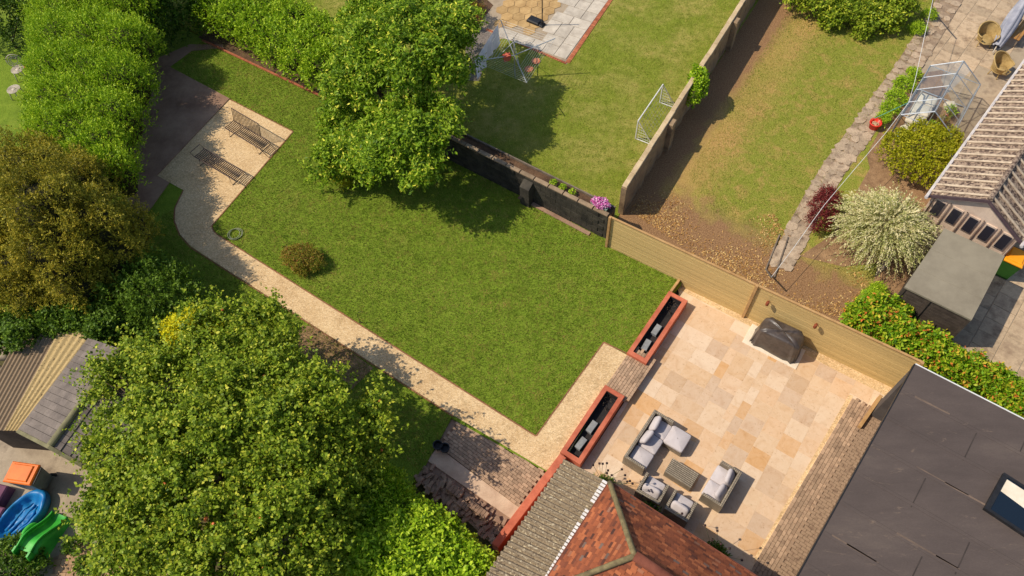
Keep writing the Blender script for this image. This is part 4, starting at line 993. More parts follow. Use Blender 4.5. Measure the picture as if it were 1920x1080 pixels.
for i in range(4):
    p, q2 = k4[i], k4[(i+1) % 4]; pi_, qi = p+(ctr-p)*.12, q2+(ctr-q2)*.12
    m_.hexa([tuple(rel(v_))[:2]+(RZ-ZP-.01,) for v_ in (p, q2, qi, pi_)], [tuple(rel(v_))[:2]+(RZ-ZP+.13,) for v_ in (p, q2, qi, pi_)])
fr = m_.build('skylight', m_black, ext)
m_ = MB(); k5 = [v_+(ctr-v_)*.1 for v_ in k4]; m_.hexa([tuple(rel(v_))[:2]+(RZ-ZP+.09,) for v_ in k5], [tuple(rel(v_))[:2]+(RZ-ZP+.11,) for v_ in k5]); m_.build('pane', solid('skylight_pane', srgb(20, 30, 40), .05, .9), fr)
m_ = MB(); k6 = [k5[0]+(k5[1]-k5[0])*.06, k5[0]+(k5[1]-k5[0])*.42, k5[3]+(k5[2]-k5[3])*.55, k5[3]+(k5[2]-k5[3])*.06]
m_.hexa([tuple(rel(v_))[:2]+(RZ-ZP+.112,) for v_ in k6], [tuple(rel(v_))[:2]+(RZ-ZP+.116,) for v_ in k6]); m_.build('blind', m_cream, fr)

# ---- tiled hipped roof of the house
EZ = 2.35; AZ = 4.15
ea = P(1143, 905, EZ); er = P(1418, 1082, EZ); el_ = P(1030, 1080, EZ); ap = P(1190, 1043, AZ)
rv = (er-ea).normalized(); lv = (el_-ea).normalized()
house = thing('tiled_house', 'house end with a hipped roof of orange clay tiles and mossy ridges', 'building', (ea.x, ea.y, ZP))
def relh(p): return Vector((p.x-ea.x, p.y-ea.y, p.z-ZP))
er2 = ea+rv*9; el2 = ea+lv*(2*((ap-ea).dot(lv))); 
rid = (P(1245, 1080, AZ)-ap); rid.z = 0; rid.normalize(); ap2 = ap+rid*8
def tiled(name, p0, p1, q1, q0, gauge=.1, tw=.165):
    """p0-p1 eave, q0-q1 top edge; overlapping plain tiles, each its own small box"""
    ex = (p1-p0); Lx = ex.length; ex = ex/Lx; up_ = (q0-p0)-ex*(q0-p0).dot(ex); Lu = up_.length; up_ = up_/Lu; nz = ex.cross(up_)
    if nz.z < 0: nz = -nz
    a_, b_ = (q0-p0).dot(ex), (q1-p0).dot(ex)
    qs = []; ts = []; rg_ = random.Random(hash(name) % 100)
    core = MB(); core.add([tuple(relh(p)) for p in (p0, p1, q1, q0)], [(0, 1, 2, 3)])
    rows_ = int(Lu/gauge)
    for r_ in range(rows_):
        f = r_/rows_; xa, xb = a_*f, Lx+(b_-Lx)*f; off = (tw/2 if r_ % 2 else 0)
        n_ = int((xb-xa)/tw)+1
        for i in range(n_):
            x = xa+i*tw-off*.5; 
            if x < xa-.09 or x+tw > xb+.09: continue
            h0 = .016+rg_.uniform(0, .008); o_ = p0+ex*(x+.004)+up_*(r_*gauge)
            v = [o_+nz*h0, o_+ex*(tw-.009)+nz*(h0+rg_.uniform(-.003, .003)), o_+ex*(tw-.009)+up_*(gauge+.02)+nz*.006, o_+up_*(gauge+.02)+nz*.006]
            lo = [o_, o_+ex*(tw-.009)]
            ti = min(1, max(0, rg_.gauss(.52, .23))) if rg_.random() > .1 else rg_.random()
            qs.append([relh(k) for k in v]); ts.append(ti); qs.append([relh(k) for k in (lo[0], lo[1], v[1], v[0])]); ts.append(ti*.8)
    core.build('roof_deck', m_ridge, house)
    mkobj(name, quads_mesh(name, np.array([[tuple(k) for k in q_] for q_ in qs]), np.array(ts)), m_tile, house, kind='stuff')
tiled('roof_tiles', ea, er2, ap2, ap); tiled('roof_tiles', el2, ea, ap, ap)
m_ = MB(); m_.add([tuple(relh(p)) for p in (el2, ap, ap2, el2+rv*9)], [(0, 1, 2, 3)]); m_.build('roof_deck', m_ridge, house)
tiled('roof_tiles', el2+rv*9, el2, ap, ap2)
def hip(name, a, b, r_, mat, lift=.03):
    m_ = MB(); n_ = 14; m_.tube([relh(a+(b-a)*(i/n_))+Vector((0, 0, lift+.008*math.sin(i*2.3))) for i in range(n_+1)], r_, 8); return m_.build(name, mat, house, True)
hip('hip_ridge', ea, ap, .075, m_moss); hip('hip_ridge', el2, ap, .075, m_moss); hip('ridge', ap, ap2, .13, m_ridge, .05)
inn = [ea+(rv+lv)*.35, ea+rv*9+lv*.35, el2+rv*9-lv*.35, el2-lv*.35+rv*.35]
m_ = MB(); m_.prism([tuple(relh(p))[:2] for p in inn], 0, EZ-ZP-.04); m_.build('wall', m_housebrick, house)
for a_, b_ in ((ea, er2), (el2, ea)):
    d_ = (b_-a_); an_ = math.atan2(d_.y, d_.x); c_ = relh((a_+b_)/2); m_ = MB(); m_.box((c_.x, c_.y, c_.z-.05), (d_.length, .1, .08), an_); m_.build('gutter', m_ridge, house)

# ---- corrugated sheets
def corr(mb_, p0, p1, q1, q0, pitch, amp, sub=8, along=10, thick=True, sq=1.0):
    """ribs run p0->q0 ; pitch measured along p0->p1"""
    L_x = (p1-p0).length; n_ = int(L_x/pitch*sub); nz = (p1-p0).cross(q0-p0).normalized()
    if nz.z < 0: nz = -nz
    rows_ = []
    for j in range(along+1):
        f = j/along; row = []
        for i in range(n_+1):
            s = i/n_; b = p0.lerp(p1, s).lerp(q0.lerp(q1, s), f); w = math.sin(2*math.pi*s*L_x/pitch); w = math.copysign(abs(w)**sq, w)
            row.append(tuple(b+nz*amp*w))
        rows_.append(row)
    mb_.grid(rows_)
LZ = 2.2
lt = thing('lean_to', 'lean-to with a mossy corrugated cement sheet roof against the tiled house', 'building', (0, 0, 0))
p0, p1, q1, q0 = P(1058, 861, 1.95), P(930, 1050, 1.95), P(1026, 1095, 2.25), P(1140, 904, 2.25)
p1 = p0+(p1-p0)*1.0; 
m_ = MB(); corr(m_, p0, p1+(p1-p0)*.35, q1+(q1-q0)*.35, q0, .16, .06, 8, 8, sq=.9); m_.build('corrugated_roof', m_corr, lt, True)
nfl = 30
for i in range(nfl):
    if i in (7, 8, 12): continue
    c = q0+(q1-q0)*((i+.5)/nfl); d_ = (q1-q0); m_ = MB(); m_.bevbox((c.x-.06, c.y+.03, 2.3), (d_.length/nfl-.03, .16, .02), math.atan2(d_.y, d_.x), .005); m_.build('flashing_piece', m_flash, lt)
wl_ = [p0+Vector((.12, -.12, 0)), p1+(p1-p0)*.3+Vector((.12, .1, 0)), q1+(q1-q0)*.3+Vector((-.15, .1, 0)), q0+Vector((-.2, -.2, 0))]
m_ = MB(); m_.prism([tuple(v_)[:2] for v_ in wl_], -.3, 1.88); m_.build('wall', m_redpaint, lt)

# ---- big neighbour shed, top right
S0 = 2.1
g_l, g_a, g_r = P(1757, 362, S0), P(1852, 384, S0+.95), P(1914, 442, S0)
gd = (g_r-g_l); gd.z = 0; gw = gd.length; gd.normalize(); ga = Vector((-gd.y, gd.x, 0))
if ga.y < 0: ga = -ga
g_mid = (g_l+g_r)/2; g_a = Vector((g_mid.x, g_mid.y, S0+.85))
shed = thing('large_shed', 'big old shed with lichen covered ribbed roof and a row of windows', 'shed', (g_mid.x, g_mid.y, 0))
def rels(p): return Vector((p.x-g_mid.x, p.y-g_mid.y, p.z))
LEN = 9.5
def ribroof(p0, p1, q1, q0):
    m_ = MB(); L_x = (p1-p0).length; nz = (p1-p0).cross(q0-p0).normalized(); nz = nz if nz.z > 0 else -nz
    xs = []; pitch = .36; k = 0.0
    while k < L_x: xs += [(k, 0), (k+.10, 0), (k+.14, .035), (k+.18, .045), (k+.22, .035), (k+.26, 0)]; k += pitch
    rows_ = []
    for j in range(7):
        f = j/6; rows_.append([tuple(rels(p0.lerp(p1, min(1, x/L_x)).lerp(q0.lerp(q1, min(1, x/L_x)), f)+nz*h)) for x, h in xs])
    m_.grid(rows_)
    k = .14
    while k < L_x:
        f = k/L_x; a_, b_ = rels(p0.lerp(p1, f)+nz*.05), rels(q0.lerp(q1, f)+nz*.05); r_ = MB(); r_.tube([a_.lerp(b_, j/6)+Vector((0, 0, random.uniform(-.008, .008))) for j in range(7)], .038, 6); r_.build('roof_rib', m_rib, shed); k += pitch
    return m_
ov = ga*-.1
ribroof(g_l+ov-gd*.15-Vector((0, 0, .08)), g_l+ga*LEN-gd*.15-Vector((0, 0, .08)), g_a+ga*LEN, g_a+ov).build('roof_slope', m_asb, shed)
ribroof(g_r+ov+gd*.15-Vector((0, 0, .08)), g_r+ga*LEN+gd*.15-Vector((0, 0, .08)), g_a+ga*LEN, g_a+ov).build('roof_slope', m_asb, shed)
m_ = MB(); m_.tube([rels(g_a+ov+Vector((0, 0, .02))), rels(g_a+ga*LEN+Vector((0, 0, .02)))], .09, 8); m_.build('ridge', m_asb, shed)
fw = [g_l, g_r, g_a]
m_ = MB(); pts = [rels(g_l), rels(g_a), rels(g_r)]; bl_ = [Vector((p.x, p.y, -.05)) for p in (pts[0], pts[2])]; th = ga*.12
v_ = [bl_[0], bl_[1], pts[2], pts[1], pts[0]]; v2 = [p+th for p in v_]
m_.add(v_+v2, [(0, 1, 2, 3, 4), (9, 8, 7, 6, 5)]+[(i, (i+1) % 5, (i+1) % 5+5, i+5) for i in range(5)]); m_.build('gable_wall', m_pinkwood, shed)
for s_ in (0, 1):
    p = (g_l, g_r)[s_]; m_ = MB(); c = rels(p+ga*(LEN/2)); m_.box((c.x, c.y, (S0-.05)/2), (LEN, .12, S0), math.atan2(ga.y, ga.x)); m_.build('side_wall', m_pinkwood, shed)
for a_, b_ in ((g_l-gd*.15-Vector((0, 0, .1)), g_a), (g_r+gd*.15-Vector((0, 0, .1)), g_a)):
    m_ = MB(); x0 = rels(a_+ov*1.05); x1 = rels(b_+ov*1.05); d_ = -ga*.03; up_ = Vector((0, 0, .14)); m_.hexa([x0+d_-up_, x1+d_-up_, x1-up_, x0-up_], [x0+d_, x1+d_, x1, x0]); m_.build('bargeboard', surf('dark_barge', srgb(72, 56, 62), srgb(96, 78, 80), 3), shed)
for p in (g_l-gd*.2, g_r+gd*.2):
    m_ = MB(); x0 = rels(p+ga*-.3); x1 = rels(p+ga*LEN); x0.z = x1.z = S0-.12; m_.tube([x0, x1], .06, 6); m_.build('gutter', m_barge, shed)
for i in range(5):
    c = g_l+gd*(gw*(.1+.2*i)); c = rels(c)-ga*.02; an_ = math.atan2(gd.y, gd.x); w = gw*.2
    m_ = MB(); m_.box((c.x, c.y, 1.55), (w*.62, .04, .78), an_); wd = m_.build('window', m_pinkwood, shed)
    m_ = MB(); cc = c-ga*.035; m_.box((cc.x, cc.y, 1.55), (w*.5, .03, .66), an_); m_.build('pane', m_pane, wd)
    for s_ in (-.5, .5):
        cc = c+gd*(w*s_)-ga*.03; m_ = MB(); m_.box((cc.x, cc.y, 1.0), (.03, .04, 2.0), an_); m_.build('batten', m_pinkwood, shed)

# ---- small flat shed with grey-green felt roof
fs = [P(1771, 428, 1.95), P(1884, 480, 1.95), P(1822, 600, 1.85), P(1696, 538, 1.85)]
fc = sum(fs, Vector())/4
small = thing('flat_shed', 'small dark board shed with a flat grey green felt roof', 'shed', (fc.x, fc.y, 0))
r0 = lambda p, z=None: Vector((p.x-fc.x, p.y-fc.y, p.z if z is None else z))
m_ = MB(); m_.hexa([r0(p)-Vector((0, 0, .07)) for p in (fs[3], fs[2], fs[1], fs[0])], [r0(p) for p in (fs[3], fs[2], fs[1], fs[0])]); rf = m_.build('roof', m_shedfelt, small)
for f in (.34, .67):
    m_ = MB(); a_, b_ = r0(fs[0].lerp(fs[3], f)), r0(fs[1].lerp(fs[2], f)); d_ = (fs[3]-fs[0]).normalized()*.05; m_.hexa([a_-Vector((0, 0, .001)), b_-Vector((0, 0, .001)), b_+d_-Vector((0, 0, .001)), a_+d_-Vector((0, 0, .001))][::-1], [k+Vector((0, 0, .006)) for k in (a_, b_, b_+d_, a_+d_)][::-1]); m_.build('felt_lap', m_shedfelt, rf)
ins = [p+(fc-p)*.04 for p in fs]
for k in range(4):
    a_, b_ = ins[k], ins[(k+1) % 4]; d_ = b_-a_; d_.z = 0; an_ = math.atan2(d_.y, d_.x)
    nb = 12; hz = 1.75/nb; c = r0((a_+b_)/2, 0); m_ = MB(); m_.bevbox((0, 0, 0), (d_.length, .03, hz-.008), an_, .006); me = m_.mesh('board'); me.materials.append(m_darkwood)
    for r_ in range(nb):
        o = mkobj('board', me, m_darkwood, small); o.location = (c.x, c.y, (r_+.5)*hz)
    m_ = MB(); ac = r0(a_, .88); m_.box((ac.x, ac.y, .88), (.08, .08, 1.78), an_); m_.build('corner_post', m_darkwood, small)
m_ = MB(); c = r0(ins[3].lerp(ins[2], .38), 0); d_ = ins[2]-ins[3]; m_.box((c.x, c.y-.03, .88), (.08, .06, 1.75), math.atan2(d_.y, d_.x)); m_.build('door_post', m_darkwood, small)

# ---- wheelie bins
def wheelie(name, label, px_, z, an_, body, lid, w=.6, d=.74, h=1.02):
    q = P(*px_, z); t = thing(name, label, 'bin', (q.x, q.y, -.03), an_)
    m_ = MB(); m_.hexa([(-w*.38, -d*.36, .06), (w*.38, -d*.36, .06), (w*.38, d*.36, .06), (-w*.38, d*.36, .06)], [(-w*.47, -d*.47, h-.06), (w*.47, -d*.47, h-.06), (w*.47, d*.47, h-.06), (-w*.47, d*.47, h-.06)]); m_.build('body', body, t)
    m_ = MB(); m_.bevbox((0, .01, h-.02), (w, d, .07), 0, .03); m_.bevbox((0, .02, h+.03), (w*.78, d*.72, .05), 0, .025); m_.build('lid', lid, t)
    m_ = MB(); m_.tube([(-w*.4, -d*.54, h-.06), (w*.4, -d*.54, h-.06)], .02, 6); m_.build('handle', m_black, t)
    for s in (-1, 1): m_ = MB(); m_.tube([(s*w*.42, -d*.38, .1), (s*w*.5, -d*.38, .1)], .1, 14); m_.build('wheel', m_black, t)
wheelie('wheelie_bin', 'dark green wheelie bin with an amber lid beside the small shed', (1907, 480), 1.0, R(-35)+math.pi, m_bingreen, m_orange2)
wheelie('wheelie_bin', 'grey wheelie bin with an orange lid beside the blue play shell', (40, 887), 1.0, R(83), m_bingrey, m_orange, .64, .9)

# ---- greenhouse
GE, GR = 1.25, 1.95
ga_, gb_ = P(1745, 123, GE), P(1690, 215, GE); gc_ = P(1853, 148, GE)
gv = (ga_-gb_).normalized(); gl_ = (ga_-gb_).length; gu = Vector((gv.y, -gv.x, 0)); gww = 1.95
gh = thing('greenhouse', 'small glass greenhouse with a pale aluminium frame', 'greenhouse', (gb_.x, gb_.y, 0))
def g3(u, v, z): return gu*u+gv*v+Vector((0, 0, z))
def bar(a, b, r=.018, mat=None, name='frame_bar'): m_ = MB(); m_.tube([a, b], r, 4); return m_.build(name, mat or m_steel, gh)
for v in (0, gl_):
    for u in (0, gww): bar(g3(u, v, 0), g3(u, v, GE), .025)
    bar(g3(0, v, GE), g3(gww/2, v, GR), .025); bar(g3(gww, v, GE), g3(gww/2, v, GR), .025); bar(g3(0, v, .03), g3(gww, v, .03), .025); bar(g3(gww/2, v, 0), g3(gww/2, v, GR)); bar(g3(0, v, GE), g3(gww, v, GE))
for u, z in ((0, GE), (gww, GE), (gww/2, GR), (0, .03), (gww, .03)): bar(g3(u, 0, z), g3(u, gl_, z), .028)
n_ = 4
for i in range(1, n_):
    v = gl_*i/n_; bar(g3(0, v, GE), g3(gww/2, v, GR)); bar(g3(gww, v, GE), g3(gww/2, v, GR)); bar(g3(0, v, 0), g3(0, v, GE)); bar(g3(gww, v, 0), g3(gww, v, GE))
bar(g3(gww, gl_, GE), g3(gww, gl_*.55, .05)); bar(g3(0, 0, GE), g3(0, gl_*.4, .05))
for i in range(n_):
    v0, v1 = gl_*i/n_+.02, gl_*(i+1)/n_-.02
    for q4 in ([g3(0, v0, GE), g3(0, v1, GE), g3(gww/2-.02, v1, GR), g3(gww/2-.02, v0, GR)], [g3(gww, v0, GE), g3(gww, v1, GE), g3(gww/2+.02, v1, GR), g3(gww/2+.02, v0, GR)], [g3(0, v0, .05), g3(0, v1, .05), g3(0, v1, GE-.03), g3(0, v0, GE-.03)], [g3(gww, v0, .05), g3(gww, v1, .05), g3(gww, v1, GE-.03), g3(gww, v0, GE-.03)]):
        m_ = MB(); m_.add(q4, [(0, 1, 2, 3)]); m_.build('pane', m_glass, gh)
gp = lambda u, v, z=0.0: Vector((gb_.x, gb_.y, 0))+g3(u, v, z)
# inside: cream garden bench seat, pots, plants
q = gp(.55, gl_*.5); t = thing('garden_sofa', 'cream cushioned garden seat stored inside the greenhouse', 'seat', (q.x, q.y, -.0), math.atan2(gv.y, gv.x))
for i in range(3): m_ = MB(); cushion(m_, (-.62+.62*i, 0, .45), (.6, .72, .2), puff=.25, sq=.3); m_.build('cushion', m_cream, t, True)
m_ = MB(); m_.box((0, 0, .2), (1.8, .58, .3)); m_.build('base', m_offwhite, t)
m_ = MB(); m_.tube([(-.9, .3, .4), (-.6, .34, .8), (0, .35, .95), (.6, .34, .8), (.9, .3, .4)], .03, 6); m_.build('back_hoop', m_offwhite, t)
for k, (u, v, m0, lab) in enumerate(((1.35, .5, m_terra, 'terracotta pot of seedlings on the greenhouse floor'), (1.5, .9, m_terra, 'terracotta pot of seedlings on the greenhouse floor'), (1.2, 1.1, m_terra, 'terracotta pot of seedlings on the greenhouse floor'), (1.45, 1.6, m_terra, 'terracotta pot of seedlings on the greenhouse floor'), (1.5, 2.3, m_terra, 'terracotta pot of seedlings on the greenhouse floor'))):
    q = gp(u, v, -.02); t = thing('potted_seedling', lab, 'pot', q, 0, 'pots in the greenhouse')
    m_ = MB(); m_.lathe((0, 0, 0), [(.001, 0), (.1, 0), (.15, .24), (.165, .24), (.165, .28), (.135, .28), (.13, .2), (.001, .2)], 12); m_.build('pot', m0, t, True)
    crown('leaves', t, [((0, 0, .35), (.2, .2, .2))], 60, .12, 4, .1, .05, (L_hedge, L_brush)[k % 2], zmin=-1, seed=40+k)
for k_, (u_, v_, sz) in enumerate(((.5, .55, .6), (1.3, 1.25, .5), (1.45, 2.7, .55))):
    q = gp(u_, v_); m_ = MB(); cushion(m_, (0, 0, .2), (sz, sz*.8, .36), puff=.5); o = m_.build('pale_sack', m_cream, smooth=True); o.location = q+Vector((0, 0, -.01)); o.rotation_euler = (0, 0, k_*.8); tag(o, ('plump pale sack in the near corner of the greenhouse', 'pale sack among the terracotta pots in the greenhouse', 'pale sack at the far end of the greenhouse')[k_], 'sack')
q = gp(.35, .25); m_ = MB(); cushion(m_, (0, 0, .14), (.4, .34, .28), puff=.6); o = m_.build('blue_sack', surf('pale_blue_sack', srgb(120, 176, 204), srgb(170, 206, 220), 4, bs=20, bstr=.4), smooth=True); o.location = q+Vector((0, 0, -.02)); tag(o, 'pale blue sack lying in the greenhouse corner', 'sack')

# ---- wicker tub chairs, folded parasol, bench
def tub(px_, an_, label):
    q = P(*px_, 0); t = thing('wicker_chair', label, 'chair', (q.x, q.y, -.03), an_)
    rows_ = []
    for j in range(7):
        f = j/6; rows_.append([((.32+.12*f)*math.cos(a_)*1.0, (.32+.12*f)*math.sin(a_), .28+f*(.3+.28*max(0, math.cos(a_-math.pi/2))**.7 if math.cos(a_-math.pi/2) > 0 else .3)) for a_ in [math.pi*(-.28)+math.pi*1.56*k/24 for k in range(25)]])
    m_ = MB(); m_.grid(rows_); m_.build('shell', m_wicker, t, True)
    m_ = MB(); m_.tube([Vector(p) for p in rows_[-1]], .03, 6); m_.build('rim', m_wicker, t, True)
    m_ = MB(); m_.lathe((0, 0, .26), [(.001, .06), (.3, .06), (.34, .03), (.34, 0), (.001, 0)], 20); m_.build('seat', m_wicker, t, True)
    m_ = MB(); m_.tube([rows_[0][0], (rows_[0][0][0]*.7, -.42, .34), (rows_[0][-1][0]*.7, -.42, .34), rows_[0][-1]], .025, 6); m_.build('front_rail', m_wicker, t, True)
    for a_ in (.6, 2.5, 3.8, 5.6): m_ = MB(); m_.tube([(.28*math.cos(a_), .28*math.sin(a_), .28), (.34*math.cos(a_), .34*math.sin(a_), 0)], .02, 6); m_.build('leg', m_wicker, t)
tub((1842, 82), R(-10), 'tan wicker tub chair beside the folded parasol')
tub((1868, 138), R(35), 'tan wicker tub chair between the greenhouse and the ribbed roof')
q0_, q1_ = P(1868, 88, .2), P(1925, -5, 1.2)
t = thing('folded_parasol', 'folded grey blue parasol leaning by the large shed', 'parasol', q0_)
rows_ = []
for j in range(13):
    f = j/12; c = (q1_-q0_)*f; ax = (q1_-q0_).normalized(); s1_ = ax.cross(Vector((0, 0, 1))).normalized(); s2_ = ax.cross(s1_); r_ = .12+.16*math.sin(math.pi*min(1, f*.9+.08))
    rows_.append([tuple(c+(s1_*math.cos(2*math.pi*k/24)+s2_*math.sin(2*math.pi*k/24))*r_*(1+.16*math.sin(k*2*math.pi/24*8))) for k in range(25)])
m_ = MB(); m_.grid(rows_); m_.build('canopy', m_parasol, t, True); m_ = MB(); m_.tube([(q0_-q1_)*.12, (q1_-q0_)*1.05], .025, 8); m_.build('pole', m_offwhite, t)
q = P(1912, 55, .4); t = thing('wooden_bench', 'warm brown wooden bench beside the folded parasol', 'bench', (q.x, q.y, -.03), math.atan2(ga.y, ga.x))
for i in range(4): m_ = MB(); m_.bevbox((0, -.2+.13*i, .42), (1.4, .11, .03), 0, .006); m_.build('slat', surf('brown_teak', srgb(150, 104, 54), srgb(180, 134, 76), 4), t)
for sx in (-1, 1):
    for sy in (-1, 1): m_ = MB(); m_.box((sx*.62, sy*.2, .2), (.06, .06, .4)); m_.build('leg', m_oldwood, t)

# ---- red basket, washing line
q = P(1637, 240, 0); t = thing('red_basket', 'round red plastic basket of pegs on the stone path', 'basket', q)
m_ = MB(); m_.lathe((0, 0, .02), [(.001, 0), (.17, 0), (.22, .26), (.24, .26), (.24, .3), (.2, .3), (.17, .06), (.001, .06)], 18); m_.build('tub', m_red, t, True)
m_ = MB()
for k in range(22): a_ = k*2.4; m_.box((.1*math.cos(a_)*random.random()*1.5, .1*math.sin(a_)*random.random()*1.5, .2+.05*random.random()), (.14, .022, .02), a_*3)
m_.build('pegs', m_cope, t)
m_ = MB(); m_.tube([(.23*math.cos(a_), .0+.23*math.sin(a_)*.3, .3+.2*math.sin(a_)) for a_ in [math.pi*k/10 for k in range(11)]], .012, 5); m_.build('handle', m_red, t)
lp = [P(1752, -12, 2.3), P(1733, 70, 2.05), P(1716, 150, 1.95), P(1704, 192, 1.9), P(1660, 250, 1.7), P(1600, 320, 1.5), P(1545, 385, 1.3), P(1490, 462, 1.05), P(1446, 520, .9)]
t = thing('washing_line', 'white washing line sagging above the stone path to a leaning post', 'washing line', (lp[0].x, lp[0].y, 0))
m_ = MB(); m_.tube([p-Vector((lp[0].x, lp[0].y, 0)) for p in lp], .009, 5); m_.build('rope', m_white, t)
for p, b in ((lp[0], P(1746, 18, 0)), (lp[-1], P(1436, 505, 0))):
    m_ = MB(); m_.tube([Vector((b.x-lp[0].x, b.y-lp[0].y, 0)), p-Vector((lp[0].x, lp[0].y, 0))], .03, 7); m_.build('post', m_oldwood, t)
m_ = MB(); m_.tube([P(1704, 192, 1.9)-Vector((lp[0].x, lp[0].y, 0)), P(1640, 222, .5)-Vector((lp[0].x, lp[0].y, 0))], .012, 5); m_.build('green_cord', surf('teal_cord', srgb(70, 140, 128), srgb(90, 160, 146), 4), t)
for a_, b_, lb in (((1436, 505), (1462, 440), 'weathered timber rail lying on the lawn side of the stone path end'), ((1452, 520), (1478, 445), 'weathered timber rail lying across the stone path end')):
    m_ = MB(); p, q = P(*a_, .03), P(*b_, .05); m_.tube([p, q], .03, 6); tag(m_.build('timber_rail', m_oldwood), lb, 'rail')

# ---- top neighbour: rotary dryer, sheet, bag, discs, parasol base, goal
hub = P(964, 100, 1.25); base = Vector((hub.x, hub.y, 0))
ends = [P(938.8, 37.5, 1.85), P(1041, 72, 1.85), P(987.5, 155, 1.85), P(890, 114.6, 1.85)]
rd = thing('rotary_dryer', 'metal rotary washing line on the neighbour lawn', 'clothes dryer', base)
m_ = MB(); m_.tube([(0, 0, -.02), (0, 0, 1.95)], .025, 8); m_.build('pole', m_steel, rd)
er_ = [e-base for e in ends]
for e in er_:
    m_ = MB(); m_.tube([(0, 0, 1.15), e], .02, 6); m_.build('arm', m_steel, rd)
    m_ = MB(); m_.tube([(0, 0, 1.85), Vector((0, 0, 1.15)).lerp(e, .45)], .012, 5); m_.build('strut', m_steel, rd)
for k in range(8):
    f = .45+.55*k/7; m_ = MB(); ps = [Vector((0, 0, 1.15)).lerp(e, f) for e in er_]
    m_.tube(ps+[ps[0]], .006, 4); m_.build('line', m_white, rd)
A_, B_ = ends[0].lerp(ends[3], .1), ends[0].lerp(ends[3], .99)
rows_ = []
for j in range(9):
    f = j/8; rows_.append([tuple(A_.lerp(B_, i/24)+Vector((.07*math.sin(i*.9)*f+.02*math.sin(i*2.1), .05*math.sin(i*.7+1)*f, -.95*f-.04*math.sin(i*.5)*f))) for i in range(25)])
m_ = MB(); m_.grid(rows_); tag(m_.build('white_sheet', m_sheet, smooth=True), 'white bed sheet hanging from the rotary washing line', 'sheet')
q = ends[3].lerp(ends[1], .4); q = P(950, 103, 1.35); m_ = MB(); m_.hexa([(-.13, -.05, -.3), (.13, -.05, -.3), (.13, .05, -.3), (-.13, .05, -.3)], [(-.17, -.1, 0), (.17, -.1, 0), (.17, .1, 0), (-.17, .1, 0)]); m_.tube([(-.15, 0, 0), (0, 0, .14), (.15, 0, 0)], .012, 5)
o = m_.build('peg_bag', surf('coral_fabric', srgb(206, 96, 74), srgb(224, 122, 98), 4)); o.location = q; o.rotation_euler = (0, 0, .4); tag(o, 'coral red peg bag hanging on the rotary dryer arm', 'bag')
for p in ((1005, 115), (992, 130)):
    q = P(*p, 0); m_ = MB(); m_.lathe((0, 0, 0), [(.19, -.02), (.19, .035), (.175, .045), (.001, .045)], 18); o = m_.build('stepping_stone', m_terra); o.location = q; tag(o, 'round terracotta disc set in the lawn under the rotary dryer', 'stepping stone', 'terracotta discs in the grass')
q = P(1004, 42, 0); t = thing('parasol_base', 'black weighted parasol base with an upright pole on the neighbour patio', 'parasol base', q, GANG)
m_ = MB(); m_.bevbox((-.05, 0, .09), (.62, .4, .14), 0, .04); m_.build('weight', m_black, t); m_ = MB(); m_.bevbox((.36, -.03, .05), (.22, .3, .1), 0, .03); m_.build('foot', m_black, t)
m_ = MB(); m_.tube([(.38, -.02, 0), (.38, -.02, 2.0)], .024, 8); m_.build('pole', m_black, t); m_ = MB(); m_.lathe((.38, -.02, .1), [(.06, 0), (.06, .16), (.03, .2)], 10); m_.build('collar', m_black, t)
g0, g1 = P(1196.7, 226.7, 1.0), P(1243.3, 158.3, 1.0); gx = Vector((g0.x, g0.y, 0)); gdv = g1-g0; gn = Vector((gdv.y, -gdv.x, 0)).normalized()*.75
t = thing('goal', 'small white football goal with a sagging net on the neighbour lawn', 'goal', gx)
m_ = MB(); m_.tube([(0, 0, 0), (0, 0, 1.0)]+[], .028, 8); m_.build('post', m_white, t)
m_ = MB(); m_.tube([gdv, gdv+Vector((0, 0, 1.0))], .028, 8); m_.build('post', m_white, t)
m_ = MB(); m_.tube([(0, 0, 1.0), gdv+Vector((0, 0, 1.0))], .028, 8); m_.build('crossbar', m_white, t)
m_ = MB(); m_.tube([(0, 0, .02), gn+Vector((0, 0, .02))], .02, 6); m_.tube([gn+Vector((0, 0, .02)), Vector((0, 0, 1.0))], .015, 6); m_.build('side_frame', m_white, t)
m_ = MB(); m_.tube([gdv+Vector((0, 0, .02)), gdv+gn+Vector((0, 0, .02))], .02, 6); m_.tube([gdv+gn+Vector((0, 0, .02)), gdv+Vector((0, 0, 1.0))], .015, 6); m_.build('side_frame', m_white, t)
m_ = MB()
for k in range(13): f = k/12; m_.tube([gdv*f+Vector((0, 0, 1)), gdv*f+gn*.45+Vector((0, 0, .45)), gdv*f+gn+Vector((0, 0, .02))], .004, 3)
for k in range(1, 8): f = k/8; m_.tube([gn*f+Vector((0, 0, 1-f)), gdv+gn*f+Vector((0, 0, 1-f))], .004, 3)
for e in (Vector(), gdv):
    for k in range(1, 7): f = k/7; m_.tube([e+gn*f+Vector((0, 0, .02)), e+gn*f*.9+Vector((0, 0, 1-f))], .004, 3); m_.tube([e+Vector((0, 0, f)), e+gn*(1-f)+Vector((0, 0, f))], .004, 3)
m_.build('net', m_white, t)

